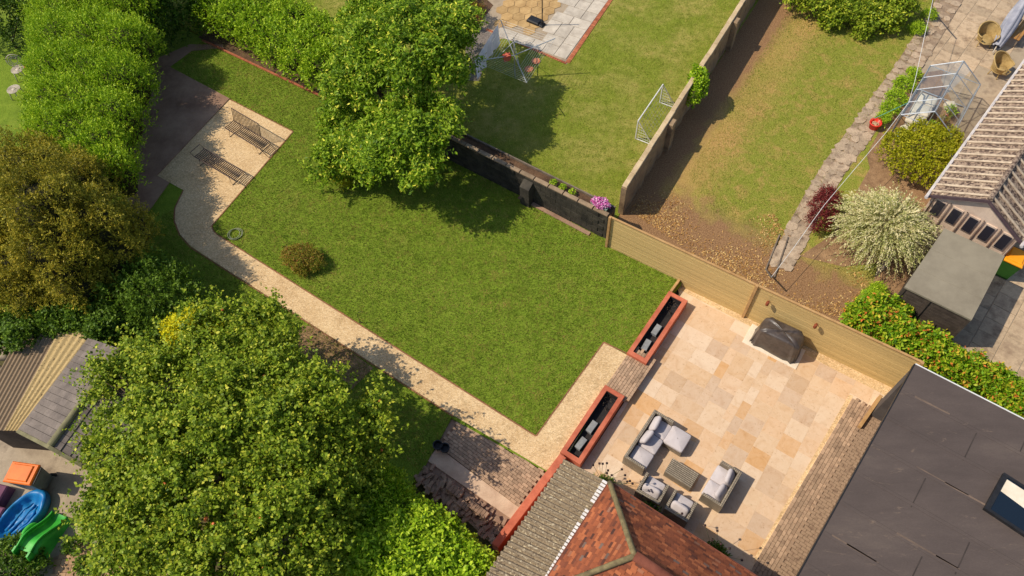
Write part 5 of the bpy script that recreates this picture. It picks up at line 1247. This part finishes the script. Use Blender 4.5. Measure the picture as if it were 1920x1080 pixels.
# ---- left: white metal chairs, pots
def gchair(px_, an_, label, back=True):
    q = P(*px_, 0); t = thing('metal_garden_chair', label, 'chair', q, an_); t.scale = (1.2, 1.2, 1.1)
    m_ = MB(); m_.lathe((0, 0, .44), [(.001, .0), (.08, 0), (.08, .012), (.001, .012)], 12)
    for r_ in (.1, .13, .16, .19, .22): m_.tube([(r_*math.cos(a_*math.pi/12), r_*math.sin(a_*math.pi/12), .446) for a_ in range(25)], .014, 5, cap=False)
    for k in range(10): a_ = k*math.pi/5; m_.tube([(.08*math.cos(a_), .08*math.sin(a_), .446), (.22*math.cos(a_), .22*math.sin(a_), .446)], .01, 4)
    m_.build('seat', m_offwhite, t, True)
    for k in range(4): a_ = math.pi/4+k*math.pi/2; m_ = MB(); m_.tube([(.19*math.cos(a_), .19*math.sin(a_), .44), (.22*math.cos(a_), .22*math.sin(a_), .25), (.27*math.cos(a_), .27*math.sin(a_), 0)], .018, 6); m_.build('leg', m_offwhite, t, True)
    if back:
        m_ = MB()
        for s_ in (1, .72, .44): m_.tube([(.26*s_*math.cos(a_*math.pi/12), .2+.05*math.sin(a_*math.pi/12)*s_, .7+.26*s_*math.sin(a_*math.pi/12)) for a_ in range(25)], .014, 5, cap=False)
        for s_ in (-1, 1): m_.tube([(s_*.15, .18, .44), (s_*.17, .2, .5)], .016, 5)
        for k in range(8): a_ = k*math.pi/4; m_.tube([(.11*math.cos(a_), .2, .7+.11*math.sin(a_)), (.26*math.cos(a_), .2+.05*math.sin(a_), .7+.26*math.sin(a_))], .009, 4)
        m_.build('backrest', m_offwhite, t, True)
    return t
gchair((45, 146), R(15), 'cream cast metal garden chair with round back by the tall hedge')
gchair((38, 183), R(-15), 'cream cast metal garden stool without a back by the tall hedge', False)
for k, p in enumerate(((55, 130), (59, 143), (54, 178), (60, 112))):
    q = P(*p, 0); m_ = MB(); m_.lathe((0, 0, 0), [(.001, 0), (.08, 0), (.11, .17), (.125, .17), (.125, .21), (.1, .21), (.09, .14), (.001, .14)], 12); o = m_.build('clay_pot', surf('red_clay', srgb(168, 70, 44), srgb(192, 92, 58), 4)); o.location = q; tag(o, 'small red clay pot at the foot of the tall hedge', 'pot', 'clay pots by the hedge')

# ---- left sheds
cz0 = 1.9
k0, k1, k2, k3 = P(36, 628, 1.95), P(182, 620, 2.0), P(36, 808, 2.1), P(-30, 805, 2.0)
cs = thing('corrugated_shed', 'low shed with tan and brown corrugated sheet roof', 'shed', (0, 0, 0))
mid0, mid1 = k0.lerp(k1, .5), P(8, 807, 2.06)
m_ = MB(); corr(m_, mid1, k2, k1, mid0, .1, .02, 8, 8); m_.build('tan_sheet', m_corr_tan, cs, True)
l0, l1 = P(36, 628, 1.94), P(-60, 803, 1.97)
m_ = MB(); corr(m_, l1, mid1+Vector((.03, 0, -.03)), mid0+Vector((.03, 0, -.03)), l0, .13, .025, 8, 8); m_.build('brown_sheet', m_corr_brn, cs, True)
w_ = [p+(Vector((P(60, 720, 1.9).x, P(60, 720, 1.9).y, 0))-Vector((p.x, p.y, 0)))*.08 for p in (l1, k2, k1, l0)]
m_ = MB(); m_.prism([tuple(p)[:2] for p in w_], -.3, 1.85); m_.build('wall', m_darkwood, cs)
ts = thing('tiled_shed', 'shed with grey interlocking tiles and a rounded olive ridge', 'shed', (0, 0, 0))
e0_, e1_ = P(36, 806, 2.12), P(183, 630, 2.12); r0_, r1_ = P(95, 836, 2.75), P(228, 655, 2.75)
rr_ = r1_-r0_; e1_ = e0_+rr_
ho = (r0_-e0_); f0_ = r0_+Vector((ho.x, ho.y, -ho.z)); f1_ = f0_+rr_
def tile_slope(a0, a1, b0, b1, nr, nc):
    ex = (a1-a0); cw = ex.length/nc; ex = ex.normalized(); up_ = (b0-a0); rh = up_.length/nr; up_ = up_.normalized(); nz = ex.cross(up_); nz = nz if nz.z > 0 else -nz
    m_ = MB(); v = [ex*.005, ex*(cw-.005), ex*(cw-.005)+up_*(rh+.03), ex*.005+up_*(rh+.03)]
    m_.hexa([v[0], v[1], v[2]-nz*.02, v[3]-nz*.02], [v[0]+nz*.04, v[1]+nz*.04, v[2]+nz*.008, v[3]+nz*.008]); me = m_.mesh('roof_tile'); me.materials.append(m_tilegrey)
    for r_ in range(nr):
        for c_ in range(nc): o = mkobj('roof_tile', me, m_tilegrey, ts); o.location = a0+ex*(c_*cw)+up_*(r_*rh)+nz*random.uniform(0, .006)
tile_slope(e0_, e1_, r0_, r1_, 6, 15); tile_slope(f0_, f1_, r0_, r1_, 6, 15)
m_ = MB(); m_.tube([r0_+Vector((0, 0, .03)), r1_+Vector((0, 0, .03))], .1, 10); m_.build('ridge', m_verge, ts, True)
for a_, b_ in ((e0_, r0_), (f0_, r0_)):
    d_ = -rr_.normalized()*.1; u_ = Vector((0, 0, .1)); m_ = MB(); m_.hexa([a_+d_-u_, b_+d_-u_, b_-u_, a_-u_], [a_+d_+u_*.6, b_+d_+u_*.6, b_+u_*.6, a_+u_*.6]); m_.build('verge', m_verge, ts)
w_ = [e0_.lerp(f0_, .06)+rr_*.03, f0_.lerp(e0_, .06)+rr_*.03, f1_.lerp(e1_, .06)-rr_*.03, e1_.lerp(f1_, .06)-rr_*.03]
m_ = MB(); m_.prism([tuple(p)[:2] for p in w_], -.3, 2.02); m_.build('wall', m_darkwood, ts)
for k_, (a_, b_) in enumerate(((20, 660), (5, 700), (15, 730))):
    q = P(a_-20, b_, .3); m_ = MB(); cushion(m_, (0, 0, .2), (.7, .5, .4), puff=.6); o = m_.build('rubble_sack', m_conc, smooth=True); o.location = (q.x, q.y, -.02); o.rotation_euler = (0, 0, k_); tag(o, ('grey rubble sack at the far corner of the corrugated shed', 'grey rubble sack between two others beside the corrugated shed', 'grey rubble sack nearest the open end of the brown sheet roof')[k_], 'sack')

# ---- toys in the side yard
q = P(46, 975, .0); t = thing('play_shell', 'deep blue plastic paddling shell with moulded ribs', 'paddling pool', q, R(60))
rows_ = []
for r_, z_ in ((1.0, 0), (1.06, .12), (1.04, .28), (.98, .33), (.88, .33), (.8, .26), (.7, .14), (.5, .08), (.3, .1), (.12, .12), (.001, .12)):
    rows_.append([])
    for k in range(49):
        a_ = 2*math.pi*k/48; n_ = 1+.12*math.cos(2*a_)-.16*math.exp(-((a_-4.4)/.45)**2); w_ = .025*math.sin(a_*9)*(.3 < r_ < .95)
        rows_[-1].append((.82*r_*n_*math.cos(a_), .56*r_*n_*math.sin(a_), max(0, z_+w_)))
m_ = MB(); m_.grid(rows_); m_.build('basin', m_blue, t, True)
m_ = MB()
for k in range(3): m_.tube([(-.5+.25*j, (-.2+.2*k)*math.cos((j-2)*.5)+.03*math.sin(j*2+k), .11+.02*math.sin(j+k)) for j in range(5)], .05, 8, .03)
m_.build('moulded_ridge', m_blue, t, True)
q = P(90, 1012, 0); t = thing('toy_slide', 'bright green plastic toddler slide with a round hole in its side', 'slide', (q.x, q.y, -.02), R(72))
# local x: from the steps (-) to the end of the chute (+)
def sl(x): return .62 if x < -.25 else .1+.52*(.5+.5*math.cos(math.pi*min(1, (x+.25)/.95)))
xs_ = [-.5+1.25*i/24 for i in range(25)]
wid = lambda x: .21+.05*max(0, x-.3)
m_ = MB(); m_.grid([[(x, y*wid(x), sl(x)+.03*abs(y)**3) for y in (-1, -.6, -.2, .2, .6, 1)] for x in xs_]); m_.build('chute', m_greenpl, t, True)
for s_ in (-1, 1):
    m_ = MB(); rim = [(x, s_*(wid(x)+.03), sl(x)+.13+.05*math.sin((x+.5)*2.4)) for x in xs_]
    m_.grid([[(x, s_*wid(x), sl(x)+.02) for x in xs_], rim, [(x, s_*(wid(x)+.08), max(.02, sl(x)*.75)) for x in xs_], [(x, s_*(wid(x)+.11), 0) for x in xs_]]) if s_ < 0 else m_.grid([[(x, s_*wid(x), sl(x)+.02) for x in xs_], rim, [(x, s_*(wid(x)+.06), max(.02, sl(x)*.95)) for x in xs_]])
    m_.tube(rim, .03, 6)
    m_.build('side_wall', m_greenpl, t, True)
m_ = MB(); m_.tube([(-.12+.36*math.cos(2*math.pi*k/24), .36+.1*math.sin(2*math.pi*k/24+.6), .3+.24*math.sin(2*math.pi*k/24)) for k in range(25)], .07, 8, cap=False); m_.build('side_ring', m_greenpl, t, True)
for k in range(3): m_ = MB(); m_.bevbox((-.56-.09*k, 0, .5-.19*k), (.1, .42, .06), 0, .02); m_.build('step', m_greenpl, t)
for s_ in (-1, 1): m_ = MB(); m_.hexa([(-.86, s_*.25-.03, 0), (-.5, s_*.25-.03, 0), (-.5, s_*.25+.03, 0), (-.86, s_*.25+.03, 0)], [(-.62, s_*.25-.03, .8), (-.46, s_*.25-.03, .8), (-.46, s_*.25+.03, .8), (-.62, s_*.25+.03, .8)]); m_.build('ladder_side', m_greenpl, t)
for (a_, b_), s_, lb in (((6, 932), .6, 'plum storage cube between the orange lidded bin and the blue shell'), ((2, 972), .55, 'smaller plum storage cube behind the blue paddling shell')):
    q = P(a_, b_, 0); m_ = MB(); m_.bevbox((0, 0, .2), (s_*.8, s_, .4), 0, .04); o = m_.build('plum_crate', m_purple); o.location = (q.x, q.y, -.02); o.rotation_euler = (0, 0, -.2); tag(o, lb, 'storage cube')

# ================================================================== VEGETATION
def lumps_in(poly, n, zf, r0, r1, seed, rz=None):
    rg_ = random.Random(seed); out = []; xs = [p[0] for p in poly]; ys = [p[1] for p in poly]; tries = 0
    while len(out) < n and tries < 20000:
        tries += 1; x, y = rg_.uniform(min(xs), max(xs)), rg_.uniform(min(ys), max(ys))
        if not in_poly([x], [y], poly)[0]: continue
        r = rg_.uniform(r0, r1)
        if any((x-o[0])**2+(y-o[1])**2 < (.62*min(r, o[2]))**2 for o in out): continue
        out.append((x, y, r))
    return [lump(x, y, zf(x, y)+rg_.uniform(-.55, .4), r, None if rz is None else rz) for x, y, r in out]
gq = lambda a, b: P(a, b, 0)
# tall clipped hedge on the left
hl = [lump(x+max(0, (190-x)*.2), y, 1.85, r*1.03, 1.3) for x, y, r in ((130, -30, 70), (205, -40, 66), (120, 25, 66), (190, 20, 66), (250, 20, 52), (115, 85, 62), (180, 85, 66), (243, 95, 52), (105, 145, 56), (170, 150, 66), (235, 165, 54), (100, 205, 52), (160, 210, 66), (222, 232, 50), (100, 255, 50), (155, 265, 62), (205, 290, 50), (170, 320, 46), (222, 330, 36))]
tree('tall_hedge', 'tall bright green feathery hedge beside the shaded concrete base', 'hedge', gq(170, 220), hl, 56000, .4, 7, .09, .036, L_hedge, tr=0, seed=1, part='foliage', up=.62, spread=.5, upbias=.6, inner=.88, rnd=.3, depth=.35, jit=.08, gap=(6.5, -.35), sprig=.3, occluder=.8)
# hedge along the back of the lawn
bl2 = [lump(x, y, z, r, rz) for x, y, r, z, rz in ((415, 22, 44, .9, .9), (452, 40, 44, .9, .9), (492, 62, 46, .9, 1.0), (532, 85, 46, .95, 1.0), (572, 108, 46, 1.0, 1.0), (610, 132, 44, 1.0, 1.0), (400, -10, 44, .8, .9), (450, 5, 46, .9, 1), (500, 25, 46, .9, 1), (550, 48, 48, 1, 1), (600, 80, 48, 1, 1), (640, 120, 46, 1, 1))]
tree('back_hedge', 'mid green leafy hedge along the brick edge of the back lawn', 'hedge', gq(520, 130), bl2, 11000, .34, 8, .11, .05, L_hedge, tr=0, seed=2, part='foliage', up=.5, spread=.55, inner=.82, gap=(6, -.5), sprig=.25, occluder=.7)
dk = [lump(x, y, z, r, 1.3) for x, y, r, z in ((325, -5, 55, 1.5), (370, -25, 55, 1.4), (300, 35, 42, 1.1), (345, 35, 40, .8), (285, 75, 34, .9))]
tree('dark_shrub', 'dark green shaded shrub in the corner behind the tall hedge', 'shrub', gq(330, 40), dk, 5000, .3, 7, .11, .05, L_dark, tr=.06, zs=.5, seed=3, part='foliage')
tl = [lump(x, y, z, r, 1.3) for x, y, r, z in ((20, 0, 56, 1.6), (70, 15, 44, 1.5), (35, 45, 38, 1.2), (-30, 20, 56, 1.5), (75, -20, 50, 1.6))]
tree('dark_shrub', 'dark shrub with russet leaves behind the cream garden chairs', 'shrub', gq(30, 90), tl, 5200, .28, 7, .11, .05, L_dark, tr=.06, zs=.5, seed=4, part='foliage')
# broad-leaved tree by the wall
MT = [(612, 100), (640, 40), (690, -10), (760, -30), (835, -20), (862, 40), (862, 130), (838, 195), (842, 250), (846, 316), (815, 338), (770, 330), (690, 338), (622, 318), (618, 270), (645, 225), (612, 185)]
def mtz(x, y):
    up_ = 4.1-1.2*(((x-750)/140)**2+((y-80)/130)**2); lo_ = 3.2-1.5*((x-810)/150)**2-1.4*((y-265)/100)**2-max(0, (720-x)/90)
    return max(.7, up_ if y < 195 else lo_)
mt = lumps_in(MT, 62, mtz, 24, 42, 8)+[lump(745, 90, 3.4, 80, 1.2), lump(745, 255, 2.2, 70, 1.0), lump(680, 300, 1.0, 44, .8)]
tree('broadleaf_tree', 'large glossy leaved tree in two tiers beside the dark block wall', 'tree', gq(770, 310), mt, 27000, .26, 7, .15, .06, L_magn, tr=.17, zs=1.2, seed=5, up=.4, spread=.75, upbias=1.2, inner=.78, depth=.4, jit=.25, gap=(1.5, -.55), sprig=.3, rnd=.5)
yl = [lump(632, 318, .45, 22, .45), lump(655, 332, .35, 20, .35), lump(640, 300, .5, 18, .4)]
tree('golden_shrub', 'yellow green leafy shrub at the foot of the broadleaf tree', 'shrub', gq(645, 330), yl, 420, .2, 6, .15, .06, L_lime, tr=.03, zs=.2, seed=6, part='foliage')
rs = [lump(858, 10, .5, 34, .5), lump(882, 28, .45, 26, .45), lump(840, -15, .6, 34, .6)]
tree('russet_shrub', 'russet brown shrub in the bed beside the hexagon paving', 'shrub', gq(862, 25), rs, 1100, .22, 7, .08, .035, L_rust, tr=.03, zs=.2, seed=7, part='foliage')
# golden-olive cypress
oc = [lump(x, y, z, r, rz) for x, y, z, r, rz in ((95, 400, 3.4, 78, 1.6), (40, 330, 2.6, 60, 1.3), (20, 420, 3.0, 70, 1.4), (160, 350, 2.6, 56, 1.2), (180, 430, 2.8, 64, 1.3), (110, 480, 2.9, 68, 1.3), (35, 500, 2.4, 60, 1.2), (220, 480, 2.0, 46, 1.1), (150, 545, 1.9, 52, 1.0), (70, 555, 1.8, 50, 1.0), (-20, 360, 2.4, 60, 1.3), (-15, 480, 2.4, 55, 1.2), (245, 435, 1.5, 40, 1.0), (90, 320, 2.4, 50, 1.2), (220, 540, 1.3, 40, .9), (250, 490, 1.2, 34, .9))]
tree('golden_cypress', 'big olive gold cypress tree with dark shaded side', 'tree', gq(110, 560), oc, 44000, .2, 7, .08, .03, L_olive, tr=.2, zs=1.0, seed=8, up=.3, spread=.55, upbias=.6, inner=.85, depth=.35, jit=.3, rnd=.55, gap=(3.0, -.75), sprig=.25, occluder=.78)
# green shrub below it
gs = [lump(x, y, z, r, .9) for x, y, z, r in ((290, 560, 1.5, 56), (240, 572, 1.3, 46), (335, 580, 1.1, 46), (280, 520, 1.2, 42), (215, 605, 1.0, 40), (330, 540, 1.0, 36), (300, 610, 1.1, 46))]
tree('spiky_shrub', 'green shrub with upright leafy shoots between the cypress and the path', 'shrub', gq(290, 590), gs, 2600, .5, 13, .10, .045, L_dark, tr=.06, zs=.4, seed=9, part='foliage', up=.45, spread=.6, bias=.3)
crn = [lump(365, 617, 2.9, 34, .5), lump(338, 624, 2.8, 26, .45), lump(395, 624, 2.8, 22, .4)]
tree('yellow_shrub', 'bright yellow leaved shrub showing above the apple tree', 'shrub', gq(365, 650), crn, 1500, .28, 8, .09, .035, L_yellow, tr=.04, zs=.4, seed=10, part='foliage', up=.6)
iv_ = [lump(x, y, z, r, .7) for x, y, z, r in ((15, 580, 1.2, 40), (60, 610, 1.5, 40), (110, 610, 1.6, 40), (160, 600, 1.6, 42), (200, 625, 1.6, 38), (5, 630, 1.2, 32), (90, 590, 1.2, 38), (45, 640, 2.0, 22))]
tree('climbing_ivy', 'mass of green ivy growing over the shed roofs', 'plant', gq(110, 630), iv_, 4200, .25, 7, .10, .06, L_dark, tr=0, seed=11, part='foliage', bias=.2)
# apple tree
AP = [(225, 650), (300, 640), (345, 600), (400, 595), (430, 575), (470, 590), (530, 570), (545, 620), (575, 655), (560, 690), (640, 690), (690, 720), (715, 770), (705, 850), (730, 900), (690, 960), (640, 1000), (620, 1080), (560, 1140), (220, 1140), (160, 1040), (185, 940), (170, 860), (200, 800), (180, 740), (215, 700)]
def apz(x, y): return 4.1-1.5*min(1.3, (((x-430)/300)**2+((y-870)/290)**2))-1.1*max(0, (x-560)/150)*max(0, (y-800)/120)
al = lumps_in(AP, 190, apz, 18, 36, 31)+[lump(430, 860, 3.0, 150, 1.0), lump(330, 960, 2.4, 110, .9), lump(560, 900, 2.4, 100, .9)]+[lump(x, y, 3.1, 11, .5) for x, y in ((466, 582), (430, 586), (525, 580), (388, 603), (546, 628), (505, 590), (190, 690), (176, 750), (712, 760), (722, 800))]
apple = tree('apple_tree', 'wide spreading apple tree dotted with red fruit above the grey shed', 'tree', gq(450, 930), al, 44000, .28, 7, .1, .065, L_apple, tr=.2, zs=1.0, seed=12, up=.35, spread=.8, upbias=1.2, inner=.7, depth=.5, jit=.3, rnd=.6, gap=(2.1, -.28), sprig=.7)
lim = [(465, 590), (430, 585), (525, 580), (375, 610), (552, 640), (720, 790)]
rng_ = np.random.default_rng(77); aps = []
m_ = MB(); m_.lathe((0, 0, 0), [(.001, -.04), (.03, -.035), (.045, 0), (.035, .032), (.012, .036), (.001, .03)], 8); ame = m_.mesh('apple'); m_app = surf('apple_skin', srgb(196, 74, 40), srgb(222, 140, 70), 20, rough=.35); ame.materials.append(m_app)
for k in range(46):
    c, rad = al[random.randrange(len(al))]; d_ = Vector((random.gauss(0, 1), random.gauss(0, 1), abs(random.gauss(.6, .6)))).normalized()
    o = mkobj('apple', ame, m_app, apple, True); o.location = (c[0]+d_.x*rad[0]*1.02, c[1]+d_.y*rad[1]*1.02, c[2]+d_.z*rad[2]*1.04)
# shrubs below the terrace
b1 = [lump(x, y, z, r, .9) for x, y, z, r in ((680, 905, 1.2, 44), (715, 922, 1.1, 42), (742, 952, 1.0, 40), (680, 950, 1.2, 46), (715, 975, 1.2, 44), (640, 980, 1.2, 46))]
tree('fir_shrub', 'feathery mid green shrub between the apple tree and the brick pile', 'shrub', gq(710, 950), b1, 7000, .4, 9, .09, .03, L_hedge, tr=.06, zs=.4, seed=13, part='foliage', up=.4, spread=.5, droop=.2, bias=-.1)
b2 = [lump(x, y, z, r, .9) for x, y, z, r in ((792, 990, 1.1, 40), (835, 1018, 1.0, 40), (750, 1010, 1.2, 46), (810, 1050, 1.2, 48), (868, 1052, 1.0, 40), (760, 1070, 1.3, 50), (905, 1070, .8, 28), (700, 1040, 1.3, 46), (870, 1095, 1.0, 46), (930, 1095, .8, 28))]
tree('lush_shrub', 'bright green leafy shrub growing against the lean-to', 'shrub', gq(820, 1040), b2, 7500, .3, 7, .12, .065, L_hedge, tr=.06, zs=.4, seed=14, part='foliage', bias=.05)
b3 = [lump(205, 950, .9, 34, .7), lump(185, 975, .7, 30, .6), lump(225, 985, .9, 34, .7)]
tree('fern_shrub', 'feathery fern like shrub beside the green toy slide', 'shrub', gq(210, 985), b3, 1500, .4, 10, .07, .02, L_hedge, tr=0, seed=15, part='foliage', droop=.3)
b4 = [lump(25, 1040, .3, 36, .4), lump(60, 1062, .25, 30, .3), lump(10, 1070, .3, 36, .4), lump(135, 1022, .15, 14, .2), lump(160, 1060, .15, 16, .2)]
tree('low_weeds', 'dark green weeds growing around the paved side yard', 'plant', gq(60, 1050), b4, 1200, .18, 6, .10, .045, L_dark, tr=0, seed=16, part='foliage', bias=.15)
# small bush on the lawn
sb = [lump(566, 484, .32, 30, .36), lump(548, 480, .28, 20, .3), lump(588, 490, .28, 20, .3), lump(570, 500, .2, 20, .24)]
tree('small_bush', 'small bronze and green bush alone on the lawn by the path', 'shrub', gq(568, 490), sb, 1500, .15, 7, .055, .025, L_brush, tr=.03, zs=.15, seed=17, part='foliage', up=.5)
# right hand shrubs
ys = [lump(x, y, z, r, .7) for x, y, z, r in ((1725, 290, .8, 48), (1690, 280, .7, 38), (1760, 275, .8, 38), (1740, 315, .7, 38), (1700, 310, .6, 34), (1770, 300, .7, 30), (1725, 262, .7, 34))]
tree('lime_shrub', 'rounded yellow green shrub between the greenhouse and the shed', 'shrub', gq(1720, 310), ys, 4800, .2, 7, .075, .04, L_lime, tr=.05, zs=.3, seed=18, part='foliage', inner=.8)
wt = thing('dappled_willow', 'pale cream variegated willow with arching feathery shoots', 'shrub', (0, 0, 0)); rng = np.random.default_rng(55)
wc = P(1655, 432, .9); n = 1300; d = nrm(rng.normal(size=(n, 3))); d[:, 2] = np.abs(d[:, 2])*.9+.08; d = nrm(d)
p = np.array(wc)+d*np.array([1.0, .9, .7])*(.5+.45*rng.random((n, 1))); sd_ = d.copy(); sd_[:, 2] += .3; sd_ = nrm(sd_+rng.normal(size=d.shape)*.18)
q, ti = leaves(p, sd_, 1.15, 26, .085, .03,   .42, .7, .55, .25+.5*rng.random(n)+.2*d[:, 2], rng); q[..., 2] = np.maximum(q[..., 2], .03); mkobj('foliage', quads_mesh('foliage', q, ti), L_willow, wt)
trunk(wt, P(1655, 445, 0), [(tuple(wc), (.8, .8, .5)), ((wc.x+.4, wc.y+.2, 1), (.4, .4, .4)), ((wc.x-.4, wc.y, 1), (.4, .4, .4))], .06, .3, 'stem')
bb = [lump(1545, 392, .5, 28, .5), lump(1535, 415, .4, 22, .4), lump(1552, 372, .45, 20, .4)]
tree('burgundy_shrub', 'dark burgundy shrub tucked beside the pale willow', 'shrub', gq(1545, 410), bb, 1300, .25, 8, .06, .025, L_burg, tr=.03, zs=.2, seed=19, part='foliage', up=.5)
hp = [(1618, 600), (1650, 612), (1682, 628), (1715, 645), (1748, 662), (1782, 682), (1815, 700), (1850, 720), (1885, 742), (1920, 762), (1955, 782), (1640, 585), (1672, 598)]
hh = [lump(x+random.uniform(-4, 4), y+random.uniform(-4, 4), .55+random.uniform(-.08, .1), 31, .65) for x, y in hp]
tree('mixed_hedge', 'low glossy hedge with red and yellow tipped leaves behind the timber fence', 'hedge', gq(1700, 650), hh, 7000, .22, 7, .13, .06, L_photo, tr=0, seed=20, part='foliage', inner=.82, jit=.2)
tg = [lump(x, y, z, r, .5) for x, y, z, r in ((1500, -5, .6, 34), (1540, 5, .6, 36), (1585, 18, .6, 38), (1630, 28, .5, 34), (1665, 38, .4, 30), (1600, -15, .7, 40), (1690, 10, .6, 30), (1655, 0, .6, 36), (1560, 40, .3, 22), (1620, 58, .25, 20))]
tree('spreading_shrub', 'loose spreading green shrub at the far end of the dry lawn', 'shrub', gq(1600, 20), tg, 3000, .3, 7, .13, .07, L_apple, tr=.04, zs=.3, seed=21, part='foliage', inner=.6, depth=.6)
mg = [lump(x, y, .12, r, .22) for x, y, r in ((1695, 160, 20), (1680, 185, 20), (1668, 205, 18), (1655, 225, 14), (1712, 140, 14), (1720, 55, 16), (1742, 30, 14))]
tree('path_weeds', 'low grassy weeds between the stone path and the greenhouse', 'plant', gq(1690, 180), mg, 1700, .16, 6, .09, .025, L_hedge, tr=0, seed=22, part='foliage', up=.7)
fg = [lump(1630, 560, .2, 18, .3), lump(1645, 545, .2, 14, .25)]
tree('path_weeds', 'patch of fine grassy weeds beside the small dark shed', 'plant', gq(1632, 560), fg, 420, .2, 7, .09, .02, L_hedge, tr=0, seed=23, part='foliage', up=.7)
rg2 = [lump(1918, 400, .5, 22, .5), lump(1912, 430, .4, 16, .4)]
tree('corner_shrub', 'small green shrub beside the large shed and the amber bin', 'shrub', gq(1918, 420), rg2, 700, .2, 7, .1, .05, L_hedge, tr=0, seed=24, part='foliage')
# tall thin flower stems by the patio wall
def stems(base, heads, label, seed):
    b = P(*base, ZP); t = thing('tall_flowers', label, 'plant', b); rg_ = random.Random(seed); m_ = MB(); hd = MB()
    for hx, hy, z in heads:
        h = P(hx, hy, z)-b; s = Vector((rg_.uniform(-.15, .15), rg_.uniform(-.15, .15), 0)); m_.tube([s, s.lerp(h, .5)+Vector((0, 0, .15)), h], .006, 4); cushion(hd, h, (.07, .07, .055), puff=.8, n=4)
    m_.build('stem', surf('olive_stem', srgb(110, 112, 60), srgb(134, 134, 80), 6), t); hd.build('flower_head', surf('dark_seed_head', srgb(48, 34, 34), srgb(70, 50, 48), 9), t, True)
    crown('leaves', t, [((0, 0, .25), (.25, .25, .25))], 130, .2, 6, .12, .03, L_dark, zmin=-1, seed=seed)
stems((1130, 915), [(1124, 869, 1.4), (1130, 869.5, 1.45), (1138, 868.5, 1.4), (1140, 882, 1.2), (1138, 887, 1.1), (1147, 891, 1.1), (1166, 880, 1.5), (1172, 891, 1.4), (1176, 903, 1.3), (1181, 902, 1.35), (1186, 906.5, 1.25), (1112, 872, 1.0)], 'tall thin stems with dark seed heads at the corner of the tiled roof', 60)
stems((1340, 1040), [(1345, 995, 1.7), (1335, 1013, 1.5), (1352, 1020, 1.5), (1368, 1028, 1.6), (1391, 1050, 1.4), (1322, 985, 1.3)], 'tall thin stems with dark seed heads beside the tiled roof and open patio', 61)
stems((1215, 965), [(1279, 963, 1.25), (1205, 930, 1.1), (1240, 962, 1.3), (1228, 950, 1.2)], 'tall thin stems with dark seed heads behind the rattan armchairs', 62)

# ---- grass blades and leaf litter
holes = [PATH, CONC, px((330, 130), (380, 70), (250, 60), (200, 300), (300, 430))]
grass('lawn_blades', px((380, 76), (600, 180), (890, 324), (1137, 449), (1276, 530), (1256, 550), (1178, 666), (1132, 640), (1024, 800), (1005, 820), (850, 782), (790, 886), (560, 720), (380, 600), (250, 470), (290, 250), (330, 120)), 950, m_blade, 'short mown green grass of the main lawn', 70, holes)
grass('neighbour_blades', NB, 420, m_blade2, 'sun dried short grass of the lawn behind the block wall', 71, [px((862, 90), (960, -80), (1190, -60), (1143, 6), (1062, 121), (958, 70))], h=.06, z=-.002)
dg = px((1290, 330), (1500, -20), (1790, -60), (1740, 60), (1590, 280), (1470, 450), (1340, 400))
grass('dry_blades', dg, 420, m_blade2, 'patchy straw coloured grass of the dry plot', 72, h=.06, z=-.004)
rng = np.random.default_rng(91); lit = []
LP = px((1180, 395), (1230, 330), (1330, 420), (1450, 400), (1500, 470), (1600, 500), (1640, 540), (1590, 600), (1400, 545))
a = np.array(LP); n = 26000; xy = a.min(0)+rng.random((n, 2))*(a.max(0)-a.min(0)); xy = xy[in_poly(xy[:, 0], xy[:, 1], LP)]
cl = np.sin(xy[:, 0]*1.1+.5)*np.sin(xy[:, 1]*1.4)+rng.normal(size=len(xy))*.5; xy = xy[cl > .35]; n = len(xy)
b = np.c_[xy, .004+.02*rng.random(n)]; th = rng.random(n)*6.28; u = np.c_[np.cos(th), np.sin(th), rng.normal(size=n)*.3]*(.02+.045*rng.random((n, 1))); v = np.c_[-np.sin(th), np.cos(th), rng.normal(size=n)*.3]*.018
o = mkobj('leaf_litter', quads_mesh('leaf_litter', np.stack([b-u, b-v, b+u, b+v], 1), .35+.3*rng.normal(size=n)+.15), L_litter, kind='stuff'); tag(o, 'dry fallen leaves scattered over the bare soil behind the fence', 'leaf litter')
